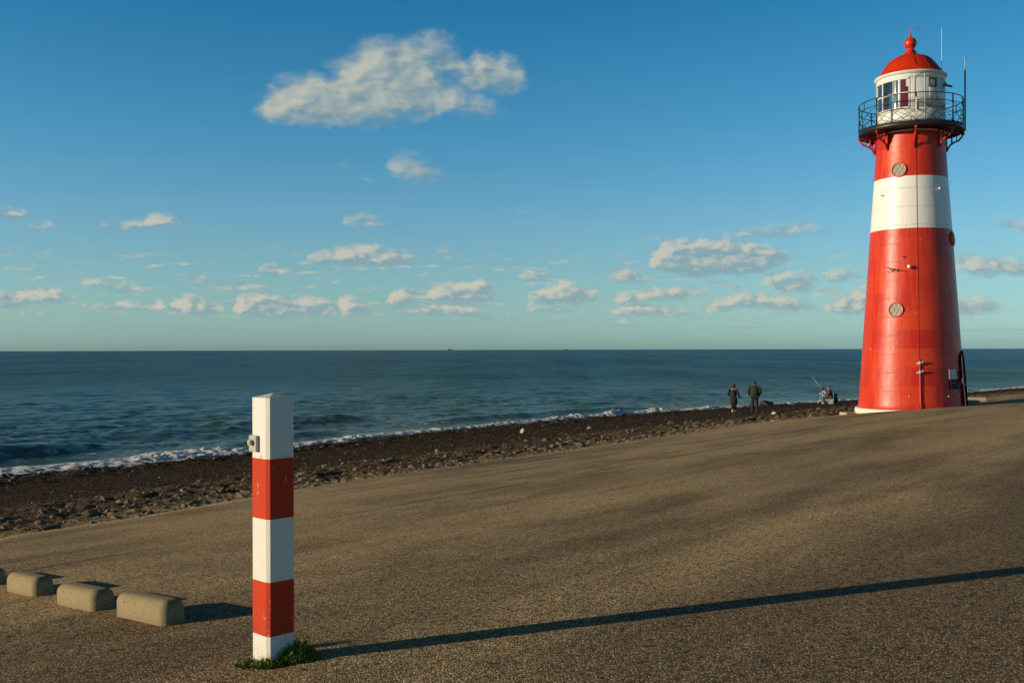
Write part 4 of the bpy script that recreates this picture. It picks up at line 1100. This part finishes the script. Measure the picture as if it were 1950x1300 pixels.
# concrete kerb pieces by the lighthouse
def slab(c, size, rz, label, mat=M_CREAM, name='concrete_block', cat='concrete block'):
    o = MB().box((0,0,0), size, None, .015, 2).build(name, mat); o.location = c; o.rotation_euler = (0,0,rz)
    return tag(o, label, cat)
def at(px, py, Y):
    d = pxdir(px, py); return Vector((d[0]*Y, Y, d[2]*Y))
M_TAN = simple('tan_concrete', (.46,.36,.21), .8, 0, .2, 3, .01)
c = at(1615, 788, 44.8); slab(c, (.55, .5, .16), R(20), 'small tan concrete block left of the white lighthouse plinth', M_TAN)
# two steps down to the beach behind the lighthouse, right side
for (px_, Yp, ln_, h_, lab) in ((1848, 50.0, 1.30, .24, 'upper tan concrete step beside the lighthouse door, the longer one'), (1842, 47.6, .95, .20, 'lower tan concrete step beside the lighthouse door, the shorter one')):
    Xp = (px_-975)/F*Yp; zp_ = float(pave(*[np.array([v]) for v in st(Xp, Yp)])[0])
    slab((Xp, Yp, zp_+h_/2-.04), (ln_, .6, h_+.08), R(-10), lab, M_TAN, 'step', 'step')

# ------------------------------------------------------------------ people
SKIN = simple('skin', (.50,.27,.18), .55, 0, .12, 12)
def cloth(name, col, sc_=14): return simple(name, col, .9, 0, .35, sc_, .01)
def skinmesh(name, V, E, Rd, mat, parent, sub=2):
    me = bpy.data.meshes.new(name); me.from_pydata(V, E, []); o = link(name, me, mat, parent)
    md = o.modifiers.new('skin', 'SKIN'); md.use_smooth_shade = True
    lay = me.skin_vertices[0].data
    for i, r in enumerate(Rd): lay[i].radius = (r, r) if not hasattr(r, '__len__') else r
    lay[0].use_root = True
    sb = o.modifiers.new('subd', 'SUBSURF'); sb.levels = sub; sb.render_levels = sub
    return o
class Sk:
    def __init__(s): s.V = []; s.E = []; s.R = []
    def add(s, p, r, par=None):
        s.V.append(tuple(p)); s.R.append(r); i = len(s.V)-1
        if par is not None: s.E.append((par, i))
        return i
    def chain(s, pts, par=None):
        for p, r in pts: par = s.add(p, r, par)
        return par
def hand(sk, wrist, d, palmn, root):
    """palm + five bent fingers; d = pointing direction, palmn = palm normal"""
    d = Vector(d).normalized(); n = Vector(palmn).normalized(); sd_ = d.cross(n).normalized(); w = Vector(wrist)
    palm = sk.add(w+d*.05, (.030, .018), root)
    for k, (off, ln) in enumerate(((-.030,.065),(-.010,.078),(.010,.074),(.028,.058))):
        b = w+d*.085+sd_*off
        i = sk.add(b, .0095, palm); i = sk.add(b+d*ln*.5+n*.012, .0085, i); sk.add(b+d*ln*.85+n*.036, .0075, i)
    i = sk.add(w+d*.03-sd_*.035+n*.01, .010, root); sk.add(w+d*.065-sd_*.050+n*.03, .0085, i)
def head(parent, c, r, yaw, hair_mat, hairkind, face=True, tilt=0.):
    """head detail children; c = head centre in figure space, faces +y when yaw = 0"""
    M = Matrix.Translation(c) @ Matrix.Rotation(yaw, 4, 'Z') @ Matrix.Rotation(-tilt, 4, 'X')
    h = MB()
    bm = h.bm; q = bmesh.ops.create_uvsphere(bm, u_segments=20, v_segments=14, radius=1)['verts']
    for v in q:
        x, y, z = v.co
        keep = (y < .42-.25*max(0, z)*0 or z > .55)
        s_ = 1.0
        v.co = Vector((x*r*.86, y*r*1.0-.012, z*r*1.18+.012))
        if y > .35 and z < .55: v.co.y = r*.30
        if hairkind == 'long' and z < -.2: v.co.z -= r*.55*(-z); v.co.x *= 1.1
        if hairkind == 'short' and z < -.55: v.co *= .7
        if hairkind == 'thin' and z < -.4: v.co *= .75
    h.xf(M); h.build('hair', hair_mat, parent)
def person(name, loc, rz, label, pose, jacket, trousers, shoes, hairm, hairkind, height=1.75, coat_long=False, seated=False):
    root = empty('person', loc, rz, label=label, cat='person'); k = height/1.75
    root.scale = (k, k, k)
    P = pose
    # body: one continuous skinned surface
    b = Sk(); pel = b.add(P['pelvis'], (.15, .11))
    spine = b.chain([(P['waist'], (.135, .10)), (P['chest'], (.165, .115)), (P['neck'], .058), (P['chin'], .068), (P['headc'], (.078, .092)), (P['crown'], .060)], pel)
    ch = 2
    for sgn, side in ((-1, 'l'), (1, 'r')):
        sh, el, wr, hd, pn = P['sh'+side], P['el'+side], P['wr'+side], P['hd'+side], P['pn'+side]
        i = b.chain([(sh, .062), (el, .045), (wr, .030)], ch); hand(b, wr, hd, pn, i)
        hp, kn, an, to = P['hp'+side], P['kn'+side], P['an'+side], P['to'+side]
        b.chain([(hp, .090), (kn, .056), (an, .030), (to, .016)], pel)
    body = skinmesh('body', b.V, b.E, b.R, SKIN, root)
    # face: nose, ears, eyes follow the head
    hc = Vector(P['headc']); yaw = P.get('yaw', 0.)
    Mh = Matrix.Translation(hc) @ Matrix.Rotation(yaw, 4, 'Z') @ Matrix.Rotation(-P.get('tilt', 0.), 4, 'X')
    f = MB().ball((0, .112, -.015), .020, 8, 6, (.8, 1.1, 1.3)).ball((-.083, 0, -.005), .026, 8, 6, (.4, .8, 1.2)).ball((.083, 0, -.005), .026, 8, 6, (.4, .8, 1.2)); f.xf(Mh); f.build('nose_and_ears', SKIN, root)
    f = MB().ball((-.034, .094, .012), .012, 8, 6).ball((.034, .094, .012), .012, 8, 6); f.xf(Mh); f.build('eyes', M_BLACK, root)
    f = MB().ball((0, .098, -.055), .022, 8, 6, (1, .4, .3)); f.xf(Mh); f.build('mouth', M_RED2, root)
    head(root, hc, .105, yaw, hairm, hairkind, tilt=P.get('tilt', 0.))
    # jacket: torso shell of elliptical rings with a sleeve on each arm
    j = MB(); rings = []
    for z_, rx, ry, cy in P['shell']:
        rings.append([j.bm.verts.new((rx*math.cos(R(15*q)), cy+ry*math.sin(R(15*q)), z_)) for q in range(24)])
    for A_, B_ in zip(rings, rings[1:]):
        for q in range(24): j.bm.faces.new((A_[q], A_[(q+1)%24], B_[(q+1)%24], B_[q])).smooth = True
    j.bm.faces.new(rings[0][::-1]); j.bm.faces.new(rings[-1])
    jk = j.build('coat' if coat_long else 'jacket', jacket, root)
    for side in 'lr':
        sh_, el_, wr_ = Vector(P['sh'+side]), Vector(P['el'+side]), Vector(P['wr'+side])
        MB().tube([sh_*.7+Vector(P['chest'])*.3+Vector((0,0,.02)), sh_, sh_.lerp(el_, .5), el_, el_.lerp(wr_, .5), wr_], [.06, .085, .076, .068, .060, .050], 12).build('sleeve', jacket, jk)
    # trousers
    pv = Vector(P['pelvis']); t = Sk(); tp = t.add(pv+Vector((0,0,.02)), (.165, .125))
    for side in 'lr':
        hp, kn, an = Vector(P['hp'+side]), Vector(P['kn'+side]), Vector(P['an'+side])
        t.chain([(hp, .110), (kn, .088), (an+(kn-an)*P.get('cuff', .10), .072)], tp)
    skinmesh('trousers', t.V, t.E, t.R, trousers, root)
    for side in 'lr':
        an, to = Vector(P['an'+side]), Vector(P['to'+side])
        s_ = Sk(); d = (to-an); s_.chain([(an-d*.25+Vector((0,0,.03)), .070), (an+d*.4-Vector((0,0,.015)), .072), (to+Vector((0,0,.004)), .056)])
        skinmesh('shoe', s_.V, s_.E, s_.R, shoes, root)
    return root
def walk(lead='l', step=.20, **kw):
    P = dict(pelvis=(0,0,.94), waist=(0,0,1.10), chest=(0,.01,1.34), neck=(0,.02,1.49), chin=(0,.06,1.555), headc=(0,.06,1.645), crown=(0,.05,1.715),
        shl=(-.19,0,1.42), ell=(-.29,-.08,1.16), wrl=(-.20,.03,.99), hdl=(.3,.8,-.5), pnl=(1,0,0),
        shr=(.19,0,1.42), elr=(.29,-.08,1.16), wrr=(.20,.03,.99), hdr=(-.3,.8,-.5), pnr=(-1,0,0),
        hpl=(-.095,0,.88), knl=(-.10,.10,.50), anl=(-.10,.05,.085), tol=(-.12,.22,.04),
        hpr=(.095,0,.88), knr=(.11,0,.48), anr=(.12,-.14,.10), tor=(.14,.03,.04))
    P['shell'] = [(.80,.20,.155,0),(.95,.215,.165,0),(1.12,.205,.155,0),(1.30,.225,.155,.01),(1.40,.225,.145,.01),(1.46,.15,.11,.02),(1.51,.085,.08,.03),(1.535,.075,.075,.04)]
    P.update(kw); return P
DK = cloth('black_shoe_leather', (.02,.018,.016))
# man in an olive jacket, hands in pockets, head bowed, seen from behind
fp = onbeach(1437, 787)
person('person', (fp.x, fp.y, fp.z-.01), R(-16), 'man in an olive green jacket and dark trousers, hands in pockets, walking away',
    walk(headc=(-.01,.09,1.62), chin=(0,.09,1.53), crown=(-.01,.10,1.70), tilt=.3, shl=(-.22,0,1.42), shr=(.22,0,1.42), ell=(-.33,-.05,1.15), elr=(.34,-.05,1.15), wrl=(-.24,.07,.98), wrr=(.25,.07,.98), shell=[(.86,.215,.165,0),(.98,.235,.175,0),(1.12,.245,.175,0),(1.30,.255,.17,.01),(1.40,.245,.15,.01),(1.47,.16,.12,.03),(1.52,.09,.09,.05),(1.55,.08,.08,.06)],
        knl=(-.11,.03,.49), anl=(-.12,-.02,.09), tol=(-.15,.14,.04), knr=(.12,.04,.49), anr=(.13,.02,.09), tor=(.16,.17,.04)),
    cloth('olive_jacket', (.024,.026,.010)), cloth('dark_navy_trousers', (.018,.018,.024)), DK, cloth('short_brown_hair', (.05,.028,.016)), 'thin', 1.94)
fp = onbeach(1397, 786.5)
person('person', (fp.x, fp.y, fp.z-.01), R(-14), 'woman in a long grey-brown coat and dark leggings, left arm bent, walking away',
    walk(headc=(.02,.06,1.645), ell=(-.32,-.08,1.20), wrl=(-.20,.04,1.03), shr=(.18,0,1.42), elr=(.27,-.02,1.14), wrr=(.36,.10,.93), hdr=(.8,.3,-.25),
        shell=[(.58,.235,.17,-.01),(.75,.225,.17,0),(.92,.205,.16,0),(1.10,.17,.13,0),(1.28,.19,.14,.01),(1.38,.195,.13,.01),(1.45,.12,.10,.02),(1.50,.085,.085,.03),(1.55,.095,.09,.03)], cuff=.22, knl=(-.07,.06,.49), anl=(-.05,-.10,.13), tol=(-.05,.06,.04), knr=(.09,.08,.50), anr=(.09,.08,.09), tor=(.10,.25,.04)),
    cloth('grey_brown_coat', (.024,.019,.015)), cloth('dark_leggings', (.016,.016,.028)), simple('orange_white_shoe', (.55,.32,.22), .6), cloth('dark_auburn_hair', (.045,.014,.012)), 'long', 1.81, coat_long=True)
# angler sitting by the rods, in profile facing left (towards the sun)
ap = onbeach(1581, 769)
AS = .93
def seat_pose():
    return dict(pelvis=(0,-.02,.50), waist=(0,-.02,.66), chest=(0,.02,.88), neck=(0,.05,1.03), chin=(0,.09,1.08), headc=(0,.10,1.17), crown=(0,.09,1.24),
        shl=(-.19,.03,.96), ell=(-.25,.12,.72), wrl=(-.16,.34,.66), hdl=(.2,1,-.1), pnl=(0,0,-1),
        shr=(.19,.03,.96), elr=(.25,.12,.72), wrr=(.16,.34,.66), hdr=(-.2,1,-.1), pnr=(0,0,-1),
        hpl=(-.11,.02,.48), knl=(-.15,.44,.50), anl=(-.15,.42,.09), tol=(-.17,.58,.04),
        hpr=(.11,.02,.48), knr=(.15,.44,.50), anr=(.15,.46,.09), tor=(.17,.62,.04), shell=[(.44,.20,.17,-.02),(.58,.205,.17,-.02),(.75,.20,.155,0),(.90,.215,.15,.03),(.98,.20,.13,.04),(1.03,.12,.10,.05),(1.07,.08,.08,.06)])
person('person', (ap.x, ap.y, ap.z-.02), R(72), 'angler sitting on a box facing left, brown jacket and olive trousers, beside the rod rest',
    seat_pose(), cloth('brown_jacket', (.085,.042,.028)), cloth('olive_trousers', (.05,.052,.025)), simple('pale_boot', (.36,.36,.32), .7), cloth('grey_hair', (.12,.09,.07)), 'short', 1.84)
sb_ = empty('seat_box', (ap.x+.03, ap.y, ap.z-.03), R(72), label='pale tackle box the seated angler sits on', cat='tackle box')
MB().box((0,-.03,.18), (.34,.36,.36), None, .02).build('box_body', simple('pale_green_plastic', (.30,.38,.32), .5), sb_)
MB().box((0,-.03,.385), (.36,.38,.045), None, .015).build('box_lid', simple('white_plastic', (.6,.6,.56), .5), sb_)
bp = empty('backpack', (ap.x+.42, ap.y+.02, ap.z-.02), R(72), label='tall black rucksack standing behind the seated angler', cat='rucksack')
MB().box((0,0,.46), (.36,.24,.88), None, .10, 4).build('bag', cloth('black_canvas', (.010,.014,.018)), bp)
MB().box((0,-.13,.30), (.24,.08,.30), None, .03, 3).build('pocket', cloth('black_canvas_pocket', (.014,.018,.022)), bp)
# tripod rod rest
sc_a = ap.y/F
tp0 = onbeach(1567, 768)
M_ALU = simple('pale_aluminium', (.62,.62,.60), .4, .2)
RR = empty('rod_rest', tuple(tp0), 0, label='white tripod rod rest holding two fishing rods on the beach', cat='rod rest')
kx = tp0.y/F
def rp(px, py, dy=0.): return Vector(((px-1567)*kx, dy, (768-py)*kx))
for px, py, dy in ((1555.5, 766, -.2), (1569, 768, .5), (1563, 758, .1) ,(1578, 768, -.1)):
    if (px, py) == (1563, 758): continue
    MB().tube([rp(1566.5, 747, 0), rp(px, py+1, dy)], .016, 7).build('leg', M_ALU, RR)
MB().tube([rp(1560.5, 748), rp(1572, 748)], .035, 8).tube([rp(1566, 742), rp(1566, 749)], .03, 7).build('crossbar', M_ALU, RR)
MB().box(rp(1568, 759), (.13, .16, .50), None, .05, 3).build('weight_bag', cloth('navy_bag', (.012,.018,.03)), RR)
rods = [((1577.5,754),(1546,715),.0,'long fishing rod leaning up to the left in the rod rest, the front one'), ((1579,752),(1552,722),.25,'shorter-looking fishing rod leaning in the rod rest behind the other')]
for (a, b, dy, lab) in rods:
    o = empty('fishing_rod', tuple(tp0), 0, label=lab, cat='fishing rod', group='rods in the tripod rest')
    A_, B_ = rp(*a, dy), rp(*b, dy)
    MB().tube([A_, A_.lerp(B_, .30)], .030, 7).build('rod_butt', simple('white_rod_handle', (.75,.75,.70), .4), o)
    MB().tube([A_.lerp(B_, .30), B_], [.011, .005], 6).build('rod_blank', simple('pale_rod', (.55,.58,.60), .35), o)
    MB().ball(A_.lerp(B_, .38), .10, 10, 8, (1, .7, 1)).box(A_.lerp(B_, .38)+Vector((.08, 0, .10)), (.14, .05, .05)).build('reel', simple('dark_reel', (.10,.07,.04), .4), o)

# ------------------------------------------------------------------ far ships and a buoy
def ship(px, Y, label, hull, sup, L, kind):
    d = pxdir(px, 665); X = d[0]*Y
    root = empty('ship', (X, Y, SEA+2.), R(8), label=label, cat='ship', group='ships on the horizon')
    root.scale = (1.15, 1.15, 2.3)
    m = MB()
    pts = [(-L/2, 0), (L/2-.08*L, 0), (L/2, .09*L), (L/2-.02*L, .10*L), (L*.2, .07*L), (-L/2+.02*L, .07*L), (-L/2, .08*L)]
    m.prism(pts, .22*L); m.xf(Matrix.Translation((0, -.11*L, 0))); m.build('hull', hull, root)
    MB().box((-.20*L if kind == 0 else .12*L, 0, .13*L), (.22*L, .16*L, .12*L), None, .2).box((-.18*L if kind == 0 else .14*L, 0, .20*L), (.12*L, .12*L, .05*L), None, .2).build('superstructure', sup, root)
    MB().tube([(.0*L, 0, .07*L), (.0*L, 0, (.20 if kind == 0 else .36)*L)], .012*L, 6).tube([(.25*L, 0, .07*L), (.25*L, 0, .17*L)], .02*L, 6).build('mast', sup, root)
ship(857, 4200, 'small dark ship on the horizon, left of the two', simple('dark_hull', (.05,.06,.07), .5), simple('grey_superstructure', (.14,.16,.17), .5), 17, 0)
ship(1077, 4200, 'small white-housed ship with a mast on the horizon, right of the two', simple('grey_hull', (.10,.12,.14), .5), simple('white_superstructure', (.8,.8,.78), .5), 16, 1)
d = pxdir(1531, 663); Yb = 2200
by = empty('buoy', (d[0]*Yb, Yb, SEA), 0, label='tiny red buoy on the horizon left of the lighthouse', cat='buoy')
MB().lathe([(.01, -.5), (1.6, -.3), (1.6, .8), (.9, 1.3), (.5, 4.2), (.01, 4.3)], 16).build('float', M_RED, by)
MB().tube([(0,0,4.2), (0,0,5.6)], .18, 6).ball((0,0,5.6), .5, 8, 6).build('topmark', M_RED, by)
